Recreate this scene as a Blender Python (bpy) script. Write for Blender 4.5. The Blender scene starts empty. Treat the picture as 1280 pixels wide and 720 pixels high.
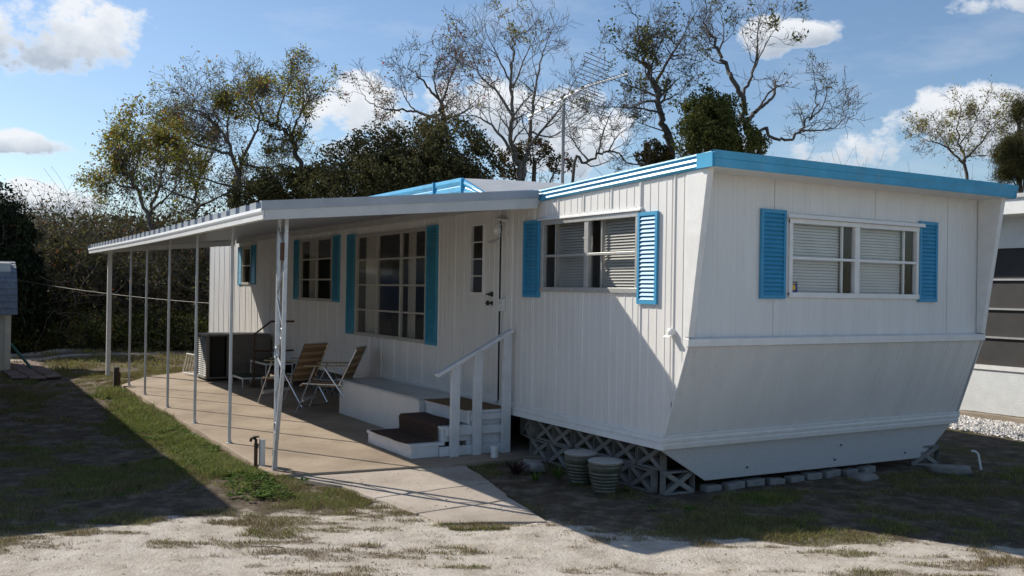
import bpy, math, random
import numpy as np
from mathutils import Vector, Matrix
PI = math.pi
S = bpy.context.scene
COL = S.collection
random.seed(7)

# ------------------------------------------------------------------ camera
CAM = np.array([5.46967, -4.79428, 1.60903])
RV = np.array([0.51020746, 0.85990621, 0.01580081])
UV = np.array([-0.0060199, -0.01480091, 0.99987234])
FV = np.array([-0.8600303, 0.51023744, 0.00237499])
FPX = 1188.8
cd = bpy.data.cameras.new('camera'); cam = bpy.data.objects.new('camera', cd); COL.objects.link(cam)
M = Matrix(((RV[0], UV[0], -FV[0], CAM[0]), (RV[1], UV[1], -FV[1], CAM[1]), (RV[2], UV[2], -FV[2], CAM[2]), (0, 0, 0, 1)))
cam.matrix_world = M
cd.sensor_width = 36; cd.lens = FPX / 1280 * 36; cd.clip_end = 3000; cd.clip_start = 0.05
S.camera = cam

# ------------------------------------------------------------------ light
SUN_AZ = math.radians(29.5)                 # direction the light travels, from +X to +Y
SUN_EL = math.atan(0.70)
w = bpy.data.worlds.new('World'); S.world = w; w.use_nodes = True
sd = bpy.data.lights.new('sun', 'SUN'); sd.energy = 4.9; sd.angle = math.radians(0.5); sd.color = (1, .93, .82)
so = bpy.data.objects.new('sun', sd); COL.objects.link(so)
ldir = Vector((math.cos(SUN_AZ) * math.cos(SUN_EL), math.sin(SUN_AZ) * math.cos(SUN_EL), -math.sin(SUN_EL)))
so.rotation_euler = ldir.to_track_quat('-Z', 'Y').to_euler(); so.location = (-10, -8, 12)
S.view_settings.view_transform = 'Standard'; S.view_settings.look = 'None'
S.view_settings.exposure = 0.26; S.view_settings.gamma = 1.0

def world_nodes():
    nt = w.node_tree; N = nt.nodes; L = nt.links; N.clear()
    out = N.new('ShaderNodeOutputWorld')
    sky = N.new('ShaderNodeTexSky'); sky.sky_type = 'NISHITA'; sky.sun_disc = False
    sky.sun_elevation = SUN_EL; sky.sun_rotation = math.atan2(-ldir.x, -ldir.y) % (2 * PI)
    sky.air_density = 1.0; sky.dust_density = 0.4; sky.ozone_density = 3.6
    bg = N.new('ShaderNodeBackground'); bg.inputs[1].default_value = 0.105
    L.new(sky.outputs[0], bg.inputs[0])
    tc = N.new('ShaderNodeTexCoord'); D = tc.outputs['Generated']
    def math_(op, a, b=None, clamp=False):
        n = N.new('ShaderNodeMath'); n.operation = op; n.use_clamp = clamp
        for i, v in enumerate((a, b)):
            if v is None: continue
            if isinstance(v, (int, float)): n.inputs[i].default_value = v
            else: L.new(v, n.inputs[i])
        return n.outputs[0]
    def dot(vec):
        n = N.new('ShaderNodeVectorMath'); n.operation = 'DOT_PRODUCT'; L.new(D, n.inputs[0]); n.inputs[1].default_value = vec
        return n.outputs['Value']
    def noise(scale, detail, rough, off=(0, 0, 0), stretch=(1, 1, 1)):
        m = N.new('ShaderNodeMapping'); L.new(D, m.inputs[0]); m.inputs['Location'].default_value = off; m.inputs['Scale'].default_value = stretch
        n = N.new('ShaderNodeTexNoise'); n.inputs['Scale'].default_value = scale; n.inputs['Detail'].default_value = detail
        n.inputs['Roughness'].default_value = rough; L.new(m.outputs[0], n.inputs[0]); return n.outputs[0]
    n1 = noise(9, 9, .62, stretch=(1, 1, 1.6)); n2 = noise(26, 6, .6, (3, 1, 2), (1, 1, 1.3)); n3 = noise(5, 8, .65, (7, 2, 5), (1, 1, 4))
    # clouds: direction of centre (from the photograph), half sizes in tangent units, strength
    cl = [((62, 40), 92, 50, 1.0), ((30, 178), 58, 14, .9), ((168, 35), 16, 16, .22), ((45, 248), 60, 20, .85), ((125, 258), 60, 20, .75),
          ((445, 150), 78, 50, 1.1), ((640, 130), 100, 46, 1.0), ((715, 178), 90, 40, .95), ((995, 40), 52, 17, .9), ((960, 46), 30, 30, .75),
          ((1065, 185), 86, 36, 1.0), ((1225, 150), 66, 40, 1.0), ((1250, 4), 60, 18, .6), 
          ((900, 190), 130, 34, .4), ((-420, 120), 160, 60, .8), ((1500, 60), 180, 60, .8), ((1700, 260), 200, 60, .8), ((250, 200), 150, 26, .15)]
    dens = None; low = None
    for (cx, cy), hw, hh, st in cl:
        f = FV * FPX + RV * (cx - 640) - UV * (cy - 360); f /= np.linalg.norm(f)
        r = np.cross(f, (0, 0, 1)); r /= np.linalg.norm(r); u = np.cross(r, f)
        fz = math_('MAXIMUM', dot(f), 0.05)
        a = math_('DIVIDE', math_('DIVIDE', dot(r), fz), hw / FPX); b = math_('DIVIDE', math_('DIVIDE', dot(u), fz), hh / FPX)
        q = math_('ADD', math_('MULTIPLY', a, a), math_('MULTIPLY', b, b))
        e = math_('MULTIPLY', math_('SUBTRACT', 1.0, q), .8)          # 1 centre .. 0 rim
        e = math_('MAXIMUM', e, -1.2)
        k = math_('MULTIPLY', math_('ADD', e, math_('MULTIPLY', math_('SUBTRACT', n1, .5), 4.2)), 1.0)
        k = math_('ADD', k, math_('MULTIPLY', math_('SUBTRACT', n2, .5), 1.7))
        k = math_('MULTIPLY', math_('MULTIPLY', math_('ADD', k, (st - 1) * .75 - .02), 2.4, True), min(1, .5 + st * .6))
        sh = math_('MULTIPLY', k, math_('MULTIPLY_ADD', b, -.5) if False else math_('ADD', math_('MULTIPLY', b, -.7), math_('ADD', math_('MULTIPLY', math_('SUBTRACT', n2, .5), 1.6), .30), True))
        dens = k if dens is None else math_('MAXIMUM', dens, k)
        low = sh if low is None else math_('MAXIMUM', low, sh)
    veil = math_('MULTIPLY', math_('MULTIPLY', math_('SUBTRACT', n3, .5), 1.6, True), .55)
    dens = math_('MAXIMUM', dens, veil)
    ramp = N.new('ShaderNodeMix'); ramp.data_type = 'RGBA'
    L.new(math_('MULTIPLY', low, 1.0, True), ramp.inputs[0]); ramp.inputs[6].default_value = (.83, .85, .88, 1); ramp.inputs[7].default_value = (.42, .48, .56, 1)
    bc = N.new('ShaderNodeBackground'); L.new(ramp.outputs[2], bc.inputs[0]); bc.inputs[1].default_value = .92
    mx = N.new('ShaderNodeMixShader'); L.new(math_('MULTIPLY', dens, .93, True), mx.inputs[0]); L.new(bg.outputs[0], mx.inputs[1]); L.new(bc.outputs[0], mx.inputs[2])
    L.new(mx.outputs[0], out.inputs[0])
world_nodes()

# ------------------------------------------------------------------ helpers
def at(px, py, D):
    return CAM + (FV + (px - 640) / FPX * RV - (py - 360) / FPX * UV) * D

def tag(o, label=None, cat=None, group=None, kind=None):
    if label: o['label'] = label
    if cat: o['category'] = cat
    if group: o['group'] = group
    if kind: o['kind'] = kind
    return o

def thing(name, label, cat, loc=(0, 0, 0), group=None):
    o = bpy.data.objects.new(name, None); COL.objects.link(o); o.location = loc; o.empty_display_size = .1
    return tag(o, label, cat, group)

def root_loc(parent):
    while parent.parent: parent = parent.parent
    return np.array(parent.location)

def link(name, me, parent=None, org=(0, 0, 0)):
    o = bpy.data.objects.new(name, me); COL.objects.link(o)
    if parent is not None: o.parent = parent
    else: o.location = org
    return o

class MB:
    def __init__(s): s.v = []; s.f = []
    def add(s, vs, fs):
        n = len(s.v); s.v += [tuple(map(float, v)) for v in vs]; s.f += [tuple(n + i for i in f) for f in fs]; return s
    def box(s, x0, x1, y0, y1, z0, z1, rot=None, piv=None):
        vs = np.array([(x, y, z) for z in (z0, z1) for y in (y0, y1) for x in (x0, x1)], float)
        if rot is not None:
            p = np.array(piv if piv is not None else vs.mean(0)); Rm = np.array(Matrix.Rotation(rot[1], 3, rot[0])); vs = (vs - p) @ Rm.T + p
        return s.add(vs, [(0, 2, 3, 1), (4, 5, 7, 6), (0, 1, 5, 4), (2, 6, 7, 3), (0, 4, 6, 2), (1, 3, 7, 5)])
    def bar(s, a, b, w_, h, up=(0, 0, 1)):
        a = np.array(a, float); b = np.array(b, float); d = b - a; d /= np.linalg.norm(d)
        x = np.cross(d, up); x /= np.linalg.norm(x); y = np.cross(x, d)
        vs = [p + x * sx * w_ / 2 + y * sy * h / 2 for p in (a, b) for sx, sy in ((-1, -1), (1, -1), (1, 1), (-1, 1))]
        return s.add(vs, [(0, 1, 2, 3), (7, 6, 5, 4), (0, 4, 5, 1), (1, 5, 6, 2), (2, 6, 7, 3), (3, 7, 4, 0)])
    def tube(s, pts, r, n=8, cap=True):
        pts = [np.array(p, float) for p in pts]; rs = r if hasattr(r, '__len__') else [r] * len(pts)
        base = len(s.v); prev = None
        for i, p in enumerate(pts):
            t = pts[min(i + 1, len(pts) - 1)] - pts[max(i - 1, 0)]; t = t / (np.linalg.norm(t) + 1e-9)
            if prev is None:
                prev = np.cross(t, (0, 0, 1) if abs(t[2]) < .9 else (1, 0, 0))
            prev = prev - t * (prev @ t); prev /= np.linalg.norm(prev) + 1e-9; y = np.cross(t, prev)
            for k in range(n):
                a = 2 * PI * k / n; s.v.append(tuple(p + (prev * math.cos(a) + y * math.sin(a)) * rs[i]))
        for i in range(len(pts) - 1):
            for k in range(n):
                k2 = (k + 1) % n
                s.f.append((base + i * n + k, base + i * n + k2, base + (i + 1) * n + k2, base + (i + 1) * n + k))
        if cap:
            s.f.append(tuple(base + k for k in reversed(range(n)))); m = base + (len(pts) - 1) * n; s.f.append(tuple(m + k for k in range(n)))
        return s
    def lathe(s, c, prof, n=24, axis=2):
        base = len(s.v)
        for (r, h) in prof:
            for k in range(n):
                a = 2 * PI * k / n; v = [math.cos(a) * r, math.sin(a) * r, h]
                if axis == 1: v = [v[0], v[2], v[1]]
                if axis == 0: v = [v[2], v[0], v[1]]
                s.v.append((c[0] + v[0], c[1] + v[1], c[2] + v[2]))
        for i in range(len(prof) - 1):
            for k in range(n):
                k2 = (k + 1) % n; s.f.append((base + i * n + k, base + i * n + k2, base + (i + 1) * n + k2, base + (i + 1) * n + k))
        s.f.append(tuple(base + k for k in reversed(range(n)))); m = base + (len(prof) - 1) * n; s.f.append(tuple(m + k for k in range(n)))
        return s
    def prism(s, poly, fn, d0, d1):
        """poly: list of (a,b); fn(a,b,d) -> xyz"""
        n = len(poly); vs = [fn(a, b, d0) for a, b in poly] + [fn(a, b, d1) for a, b in poly]
        return s.add(vs, [tuple(range(n)), tuple(reversed(range(n, 2 * n)))] + [(i, n + i, n + (i + 1) % n, (i + 1) % n) for i in range(n)])
    def build(s, name, m, parent=None, org=(0, 0, 0), bevel=0, smooth=False):
        me = bpy.data.meshes.new(name); o_ = root_loc(parent) if parent is not None else np.array(org)
        V = np.array(s.v) - o_
        me.from_pydata([tuple(v) for v in V], [], s.f); me.update()
        import bmesh
        b = bmesh.new(); b.from_mesh(me); bmesh.ops.recalc_face_normals(b, faces=b.faces); b.to_mesh(me); b.free()
        me.materials.append(m)
        if smooth:
            for p in me.polygons: p.use_smooth = True
        o = link(name, me, parent, org)
        if bevel:
            md = o.modifiers.new('bevel', 'BEVEL'); md.width = bevel; md.segments = 2; md.limit_method = 'ANGLE'; md.angle_limit = math.radians(40)
            md.harden_normals = False
        if smooth:
            md = o.modifiers.new('ws', 'WEIGHTED_NORMAL') if False else None
        return o

def copy_tree(o, parent=None, loc=None, label=None, rz=None):
    c = o.copy(); COL.objects.link(c); c.parent = parent
    if parent is None:
        if loc is not None: c.location = loc
        if label: c['label'] = label
        if rz is not None: c.rotation_euler = (0, 0, rz)
    for ch in list(o.children): copy_tree(ch, c)
    return c

# ------------------------------------------------------------------ materials
def mat(name, col, rough=.6, metal=0, var=.08, scale=6, bump=0, bscale=40, col2=None, thr=None, stretch=(1, 1, 1), spec=.5, tscale=4, tamt=1.0, island=0, bands=0):
    m = bpy.data.materials.new(name); m.use_nodes = True; nt = m.node_tree; N = nt.nodes; L = nt.links
    b = N['Principled BSDF']; b.inputs['Roughness'].default_value = rough; b.inputs['Metallic'].default_value = metal
    b.inputs['Specular IOR Level'].default_value = spec
    tc = N.new('ShaderNodeTexCoord'); mp = N.new('ShaderNodeMapping'); mp.inputs['Scale'].default_value = stretch; L.new(tc.outputs['Object'], mp.inputs[0])
    n = N.new('ShaderNodeTexNoise'); n.inputs['Scale'].default_value = scale; n.inputs['Detail'].default_value = 6; n.inputs['Roughness'].default_value = .6; L.new(mp.outputs[0], n.inputs[0])
    r = N.new('ShaderNodeMapRange'); r.inputs['From Min'].default_value = .3; r.inputs['From Max'].default_value = .7
    r.inputs['To Min'].default_value = 1 - var * 1.5; r.inputs['To Max'].default_value = 1 + var; L.new(n.outputs[0], r.inputs[0])
    hs = N.new('ShaderNodeVectorMath'); hs.operation = 'SCALE'; hs.inputs[0].default_value = col[:3]; L.new(r.outputs[0], hs.inputs['Scale'])
    outc = hs.outputs[0]
    if col2 is not None:
        n2 = N.new('ShaderNodeTexNoise'); n2.inputs['Scale'].default_value = tscale; n2.inputs['Detail'].default_value = 8; n2.inputs['Roughness'].default_value = .7; L.new(mp.outputs[0], n2.inputs[0])
        r2 = N.new('ShaderNodeMapRange'); t = thr or .55; r2.inputs['From Min'].default_value = t; r2.inputs['From Max'].default_value = t + .12; r2.inputs['To Max'].default_value = tamt
        L.new(n2.outputs[0], r2.inputs[0]); mx = N.new('ShaderNodeMix'); mx.data_type = 'RGBA'; L.new(r2.outputs[0], mx.inputs[0]); L.new(outc, mx.inputs[6]); mx.inputs[7].default_value = (*col2, 1)
        outc = mx.outputs[2]
    if island:
        g = N.new('ShaderNodeNewGeometry'); r3 = N.new('ShaderNodeMapRange'); r3.inputs['To Min'].default_value = 1 - island; r3.inputs['To Max'].default_value = 1 + island
        L.new(g.outputs['Random Per Island'], r3.inputs[0]); h2 = N.new('ShaderNodeVectorMath'); h2.operation = 'SCALE'; L.new(outc, h2.inputs[0]); L.new(r3.outputs[0], h2.inputs['Scale']); outc = h2.outputs[0]
    if bands:      # woven cross bands of the webbing
        wv = N.new('ShaderNodeTexWave'); wv.bands_direction = 'Z'; wv.inputs['Scale'].default_value = bands; wv.inputs['Distortion'].default_value = .4; L.new(tc.outputs['Object'], wv.inputs[0])
        r4 = N.new('ShaderNodeMapRange'); r4.inputs['From Min'].default_value = .55; r4.inputs['From Max'].default_value = .75; r4.inputs['To Min'].default_value = .85; r4.inputs['To Max'].default_value = 1.5; L.new(wv.outputs['Fac'], r4.inputs[0])
        h3 = N.new('ShaderNodeVectorMath'); h3.operation = 'SCALE'; L.new(outc, h3.inputs[0]); L.new(r4.outputs[0], h3.inputs['Scale']); outc = h3.outputs[0]
    L.new(outc, b.inputs['Base Color'])
    if bump:
        nb = N.new('ShaderNodeTexNoise'); nb.inputs['Scale'].default_value = bscale; nb.inputs['Detail'].default_value = 5; L.new(mp.outputs[0], nb.inputs[0])
        bp = N.new('ShaderNodeBump'); bp.inputs['Strength'].default_value = bump; bp.inputs['Distance'].default_value = .01; L.new(nb.outputs[0], bp.inputs['Height']); L.new(bp.outputs[0], b.inputs['Normal'])
    return m

def leaf_mat(name, c1, c2, trans=.35, c3=None, rough=.7):
    m = bpy.data.materials.new(name); m.use_nodes = True; nt = m.node_tree; N = nt.nodes; L = nt.links
    b = N['Principled BSDF']; b.inputs['Roughness'].default_value = rough; b.inputs['Specular IOR Level'].default_value = .12
    g = N.new('ShaderNodeNewGeometry'); cr = N.new('ShaderNodeValToRGB'); L.new(g.outputs['Random Per Island'], cr.inputs[0])
    cr.color_ramp.elements[0].color = (*c1, 1); cr.color_ramp.elements[1].color = (*c2, 1); cr.color_ramp.elements[1].position = .85
    if c3: e = cr.color_ramp.elements.new(.93); e.color = (*c3, 1)
    L.new(cr.outputs[0], b.inputs['Base Color'])
    t = N.new('ShaderNodeBsdfTranslucent'); L.new(cr.outputs[0], t.inputs[0]); mx = N.new('ShaderNodeMixShader'); mx.inputs[0].default_value = trans
    L.new(b.outputs[0], mx.inputs[1]); L.new(t.outputs[0], mx.inputs[2]); L.new(mx.outputs[0], N['Material Output'].inputs[0])
    return m

def glass_mat(name, tint=(.96, .97, .965), refl=.9):
    m = bpy.data.materials.new(name); m.use_nodes = True; nt = m.node_tree; N = nt.nodes; L = nt.links; N.remove(N['Principled BSDF'])
    t = N.new('ShaderNodeBsdfTransparent'); t.inputs[0].default_value = (*tint, 1); g = N.new('ShaderNodeBsdfGlossy'); g.inputs['Roughness'].default_value = .09; g.inputs[0].default_value = (refl, refl, refl, 1)
    tc = N.new('ShaderNodeTexCoord'); n = N.new('ShaderNodeTexNoise'); n.inputs['Scale'].default_value = 1.3; L.new(tc.outputs['Object'], n.inputs[0])
    bp = N.new('ShaderNodeBump'); bp.inputs['Strength'].default_value = .05; bp.inputs['Distance'].default_value = .012; L.new(n.outputs[0], bp.inputs['Height']); L.new(bp.outputs[0], g.inputs['Normal'])
    lw = N.new('ShaderNodeLayerWeight'); lw.inputs[0].default_value = .5
    pw = N.new('ShaderNodeMath'); pw.operation = 'POWER'; pw.inputs[1].default_value = 4.0; L.new(lw.outputs['Facing'], pw.inputs[0])
    ad = N.new('ShaderNodeMath'); ad.operation = 'MULTIPLY_ADD'; ad.inputs[1].default_value = .85; ad.inputs[2].default_value = .035; ad.use_clamp = True; L.new(pw.outputs[0], ad.inputs[0])
    mx = N.new('ShaderNodeMixShader'); L.new(ad.outputs[0], mx.inputs[0]); L.new(t.outputs[0], mx.inputs[1]); L.new(g.outputs[0], mx.inputs[2]); L.new(mx.outputs[0], N['Material Output'].inputs[0])
    return m

def siding_mat(name, col):
    """painted aluminium: faint vertical streaks, dust near the bottom, very fine dents"""
    m = mat(name, col, rough=.38, var=.035, scale=2.2, stretch=(3, 3, .5), col2=(col[0] * .72, col[1] * .68, col[2] * .60), thr=.58, tscale=5, tamt=.32, bump=.12, bscale=9)
    return m

M_side = siding_mat('painted_siding', (.73, .715, .69))
M_front = siding_mat('front_siding', (.71, .705, .69))
M_front_low = mat('stained_front_siding', (.69, .685, .67), rough=.4, var=.05, scale=2.2, stretch=(1.6, 1.6, .55), col2=(.30, .27, .23), thr=.63, tscale=2.6, tamt=.6, bump=.12, bscale=9)
M_trim = mat('white_trim', (.76, .755, .735), rough=.35, var=.05, scale=9, bump=.1, col2=(.5, .47, .42), thr=.64, tscale=14, tamt=.5)
M_blue = mat('blue_paint', (.06, .37, .62), rough=.32, var=.12, scale=5, col2=(.14, .36, .52), thr=.56, tscale=7, tamt=.7, bump=.15, bscale=14)
M_blue_sh = mat('blue_shutter_paint', (.042, .285, .50), rough=.5, var=.07, scale=8)
M_teal_sh = mat('weathered_teal_shutter_paint', (.045, .29, .43), rough=.4, var=.1, scale=8)
M_roof = mat('roof_coating', (.62, .62, .60), rough=.5, var=.1, scale=3, bump=.3)
M_alu = mat('aluminium_frame', (.56, .56, .54), rough=.38, metal=.55, var=.08, scale=20)
M_alu_b = mat('bronzed_frame', (.50, .47, .42), rough=.42, metal=.3, var=.1, scale=20)
M_chrome = mat('polished_tube', (.72, .73, .75), rough=.22, metal=.95, var=.05, scale=30)
M_galv = mat('galvanised_steel', (.50, .52, .54), rough=.42, metal=.5, var=.12, scale=30, col2=(.33, .32, .31), thr=.62, tscale=20, tamt=.6)
M_post = mat('painted_post', (.60, .61, .60), rough=.4, metal=.15, var=.1, scale=15, col2=(.36, .27, .19), thr=.66, tscale=12, tamt=.6, stretch=(1, 1, .4))
M_awn = mat('awning_enamel', (.52, .52, .51), rough=.35, var=.06, scale=4, col2=(.42, .37, .3), thr=.62, tscale=6, tamt=.5)
M_awn_fas = mat('awning_fascia', (.33, .35, .38), rough=.38, metal=.2, var=.07, scale=6, col2=(.36, .31, .24), thr=.63, tscale=7, tamt=.6)
M_glass = glass_mat('window_glass')
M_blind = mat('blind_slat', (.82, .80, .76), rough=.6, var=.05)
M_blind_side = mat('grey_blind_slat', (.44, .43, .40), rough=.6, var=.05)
M_curtain = mat('curtain_cloth', (.50, .46, .40), rough=.9, var=.15, scale=12, stretch=(6, 6, 1))
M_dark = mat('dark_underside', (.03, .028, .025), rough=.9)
M_inner = mat('interior_panelling', (.16, .13, .10), rough=.8)
M_block = mat('cast_block', (.25, .235, .215), rough=.9, var=.22, scale=9, bump=.7, bscale=90, col2=(.15, .135, .12), thr=.55, tscale=5, tamt=.8)
M_brick = mat('pale_paver', (.24, .23, .215), rough=.9, var=.15, scale=14, bump=.6, bscale=70)
M_speck = mat('speckled_skirt', (.58, .59, .60), rough=.45, metal=.1, var=.16, scale=120, col2=(.30, .28, .26), thr=.62, tscale=2.2, tamt=.5)
M_wood = mat('white_painted_wood', (.66, .67, .68), rough=.55, var=.08, scale=10, bump=.25, bscale=30, col2=(.24, .17, .11), thr=.665, tscale=16, tamt=.7)
M_carpet = mat('brown_carpet', (.085, .045, .03), rough=1, var=.3, scale=60, bump=1, bscale=220)
M_mat = mat('tan_mat', (.20, .125, .055), rough=1, var=.25, scale=50, bump=.8, bscale=200)
M_green = mat('green_turf_carpet', (.06, .085, .035), rough=1, var=.3, scale=60, bump=.8, bscale=200)
M_web = mat('tan_webbing', (.38, .24, .13), rough=.8, var=.18, scale=14, bump=.5, bscale=150, stretch=(1, 4, 4), bands=3.4)
M_arm = mat('tan_plastic_arm', (.33, .27, .16), rough=.45)
M_acs = mat('beige_cabinet', (.17, .15, .13), rough=.5, var=.12, scale=7)
M_acl = mat('grey_louver', (.30, .30, .29), rough=.45, metal=.3, var=.1)
M_white = mat('white_plastic', (.72, .72, .70), rough=.35, var=.04)
M_iron = mat('dark_iron', (.05, .045, .04), rough=.55, metal=.5)
M_rust = mat('rusty_iron', (.13, .07, .04), rough=.8, metal=.3, var=.3, scale=30)
M_pot = mat('green_glaze', (.075, .08, .058), rough=.3, var=.25, scale=16, col2=(.16, .15, .11), thr=.55, tscale=10)
M_lid = mat('grey_dish', (.34, .33, .305), rough=.6, var=.15, scale=20)
M_bark = mat('grey_bark', (.10, .088, .077), rough=.95, var=.35, scale=8, bump=.8, bscale=30)
M_bark2 = mat('pale_bark', (.16, .14, .12), rough=.95, var=.35, scale=8, bump=.8, bscale=30)
M_leafD = leaf_mat('dark_evergreen_leaf', (.035, .036, .016), (.125, .118, .048), .3)
M_leafG = leaf_mat('green_leaf', (.045, .062, .018), (.155, .16, .045), .35)
M_leafY = leaf_mat('yellow_green_leaf', (.12, .14, .025), (.34, .32, .06), .5, (.24, .08, .03))
M_leafO = leaf_mat('olive_leaf', (.04, .04, .018), (.12, .11, .045), .35, (.20, .08, .035))
M_leafR = leaf_mat('reddish_leaf', (.10, .07, .02), (.19, .12, .04), .4, (.42, .05, .03))
M_ced = leaf_mat('cedar_leaf', (.008, .014, .007), (.028, .04, .018), .1)
M_twig = mat('grey_twig', (.15, .128, .108), rough=.9, var=.2)
M_grass = leaf_mat('grass_blade', (.08, .118, .024), (.28, .31, .09), .35, rough=.6)
M_dry = leaf_mat('dry_blade', (.14, .10, .045), (.30, .24, .13), .25, rough=.8)
M_weed = leaf_mat('weed_leaf', (.06, .11, .02), (.15, .22, .05), .4)
M_shing = mat('grey_shingle', (.20, .22, .25), rough=.9, var=.2, scale=12, bump=.6, bscale=90)
M_shing2 = mat('light_shingle', (.42, .42, .41), rough=.9, var=.2, scale=10, bump=.5, bscale=90)
M_shed = mat('cream_shed_board', (.60, .55, .44), rough=.6, var=.06)
M_h2 = mat('house_stucco', (.66, .68, .68), rough=.8, var=.06, scale=5, bump=.3)
M_screen = mat('porch_screen', (.035, .033, .032), rough=.7, var=.2, scale=3)
M_gravel = mat('white_gravel', (.62, .59, .55), rough=.9, var=.2, scale=20, island=.3)
M_pave = mat('walk_paver', (.19, .13, .11), rough=.95, var=.25, scale=7, bump=.5)

# ------------------------------------------------------------------ noise for terrain
def hsh(ix, iy, s):
    n = (ix.astype(np.int64) * 374761393 + iy.astype(np.int64) * 668265263 + s * 974711) & 0x7fffffff
    n = ((n ^ (n >> 13)) * 1274126177) & 0x7fffffff
    return ((n ^ (n >> 16)) & 0xffff) / 65535.0
def vn(x, y, s=0):
    ix = np.floor(x); iy = np.floor(y); fx = x - ix; fy = y - iy; fx = fx * fx * (3 - 2 * fx); fy = fy * fy * (3 - 2 * fy)
    a = hsh(ix, iy, s); b = hsh(ix + 1, iy, s); c = hsh(ix, iy + 1, s); d = hsh(ix + 1, iy + 1, s)
    return (a * (1 - fx) + b * fx) * (1 - fy) + (c * (1 - fx) + d * fx) * fy
def fbm(x, y, s=0, o=5, g=.5):
    t = 0; a = 1; n = 0
    for k in range(o):
        t = t + a * vn(x * 2 ** k + 17 * k, y * 2 ** k - 9 * k, s + k); n += a; a *= g
    return t / n
def sstep(a, b, x):
    t = np.clip((x - a) / (b - a), 0, 1); return t * t * (3 - 2 * t)
SLAB1 = [(-2.38, -2.42), (-10.5, -2.42), (-11.75, -1.85), (-12.5, -1.0), (-12.5, .6), (-2.2, .6), (-2.2, -.9)]
SLAB2 = [(-2.38, -2.28), (-1.85, -2.02), (-.42, -1.84), (-.12, -1.16), (-.9, -1.02), (-1.5, -.85), (-2.2, -.72)]
def inpoly(x, y, P):
    r = np.zeros(x.shape, bool); n = len(P)
    for i in range(n):
        x0, y0 = P[i]; x1, y1 = P[(i + 1) % n]
        c = ((y0 > y) != (y1 > y)); r ^= c & (x < (x1 - x0) * (y - y0) / ((y1 - y0) + 1e-12) + x0)
    return r
def gz(x, y):
    z = (fbm(x * .9, y * .9, 3, 3) - .5) * .035 + (fbm(x * 5, y * 5, 5, 3) - .5) * .018
    z = z - .07 * sstep(-2.3, -3.1, y) * sstep(-2.5, -5, x)
    edge = np.clip(1 - np.abs(y + 2.55) / .25, 0, 1) * sstep(-2.2, -3, x) * sstep(-10.6, -10.2, x)
    z = z - .012
    z = z + .045 * np.exp(-(((x + 2.3) / .5) ** 2 + ((y + 2.5) / .3) ** 2))
    ins = inpoly(x, y, SLAB1); z = np.where(ins, np.minimum(z, -.03), z)
    ins = inpoly(x, y, SLAB2); e_ = np.minimum(np.abs(y + 1.98 - .125 * (x + 2.4) * 1.0), 9); z = np.where(ins, z - .004 - .03 * sstep(.36, .52, fbm(x * 2.4, y * 2.4, 90, 4)), z)
    far = sstep(20, 60, np.hypot(x, y)); z = z * (1 - far) - .05 * far
    return z
XB_Y = np.array([-60, -6, -4.5, -3.4, -2.9, -2.4, -1.9, -1.5, -1.1, -.9, -.3, .6, 1.3, 3, 6, 60.])
XB_X = np.array([-3, -1.9, -1.5, -1.38, -1.33, -1.1, -1.15, -.9, -.1, .3, .7, 1.3, 1.9, 3.1, 6, 60.])
def sgn_road(x, y): return x - np.interp(y, XB_Y, XB_X)      # >0 : on the sandy road
def grass_amt(x, y):
    s = sgn_road(x, y) + (fbm(x * 2.2, y * 2.2, 11, 4) - .5) * .9
    n = fbm(x * 1.6, y * 1.6, 21, 5, .6); n2 = fbm(x * 6, y * 6, 31, 4, .6)
    lawn = .54 + (n - .5) * 2.6 + (n2 - .5) * 1.3
    lawn += .45 * np.exp(-((y + 2.75) / .28) ** 2) * (x < -2.6)             # lush along the slab
    lawn -= .35 * np.exp(-((y + 3.35) / .25) ** 2) * (x < -3) * sstep(-11, -8, x)
    dirt = np.exp(-(((x + 12) / 1.6) ** 2 + ((y + 2.9) / .5) ** 2)); lawn -= .7 * dirt
    pd = sstep(.75, .3, np.abs(y + .9)) * sstep(-2.6, -2, x) * sstep(.2, -.4, x); lawn -= .35 * pd   # worn strip by the pots
    und = (y > .05) & (x < -.2) & (x > -15.2) & (y < 3.7); lawn = np.where(und, -.3, lawn)
    pt = sstep(1.0, 2.4, x) * 0
    u = (x * .55 + y * .83) * 1.1; v = (x * .83 - y * .55) * 3.0; n3 = fbm(u, v, 61, 5, .62); n4 = fbm(u * 3.2, v * 3.2, 71, 4, .6)
    sand = (n3 - .50) * 3.6 + (n4 - .5) * 3.4 + sstep(1.4, .0, s) * .34 + (n - .5) * .8 - .02
    g = np.where(s > 0, sand, lawn * 1.0)
    path = np.exp(-((x + 20.6 + .25 * y + (fbm(x * .7, y * .7, 41, 3) - .5) * 1.0) / .65) ** 2); g -= 1.1 * path
    t2 = np.exp(-((x + 18.6 + .25 * y) / .3) ** 2) * .5; g -= t2
    return np.clip(g, 0, 1.2)

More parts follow.
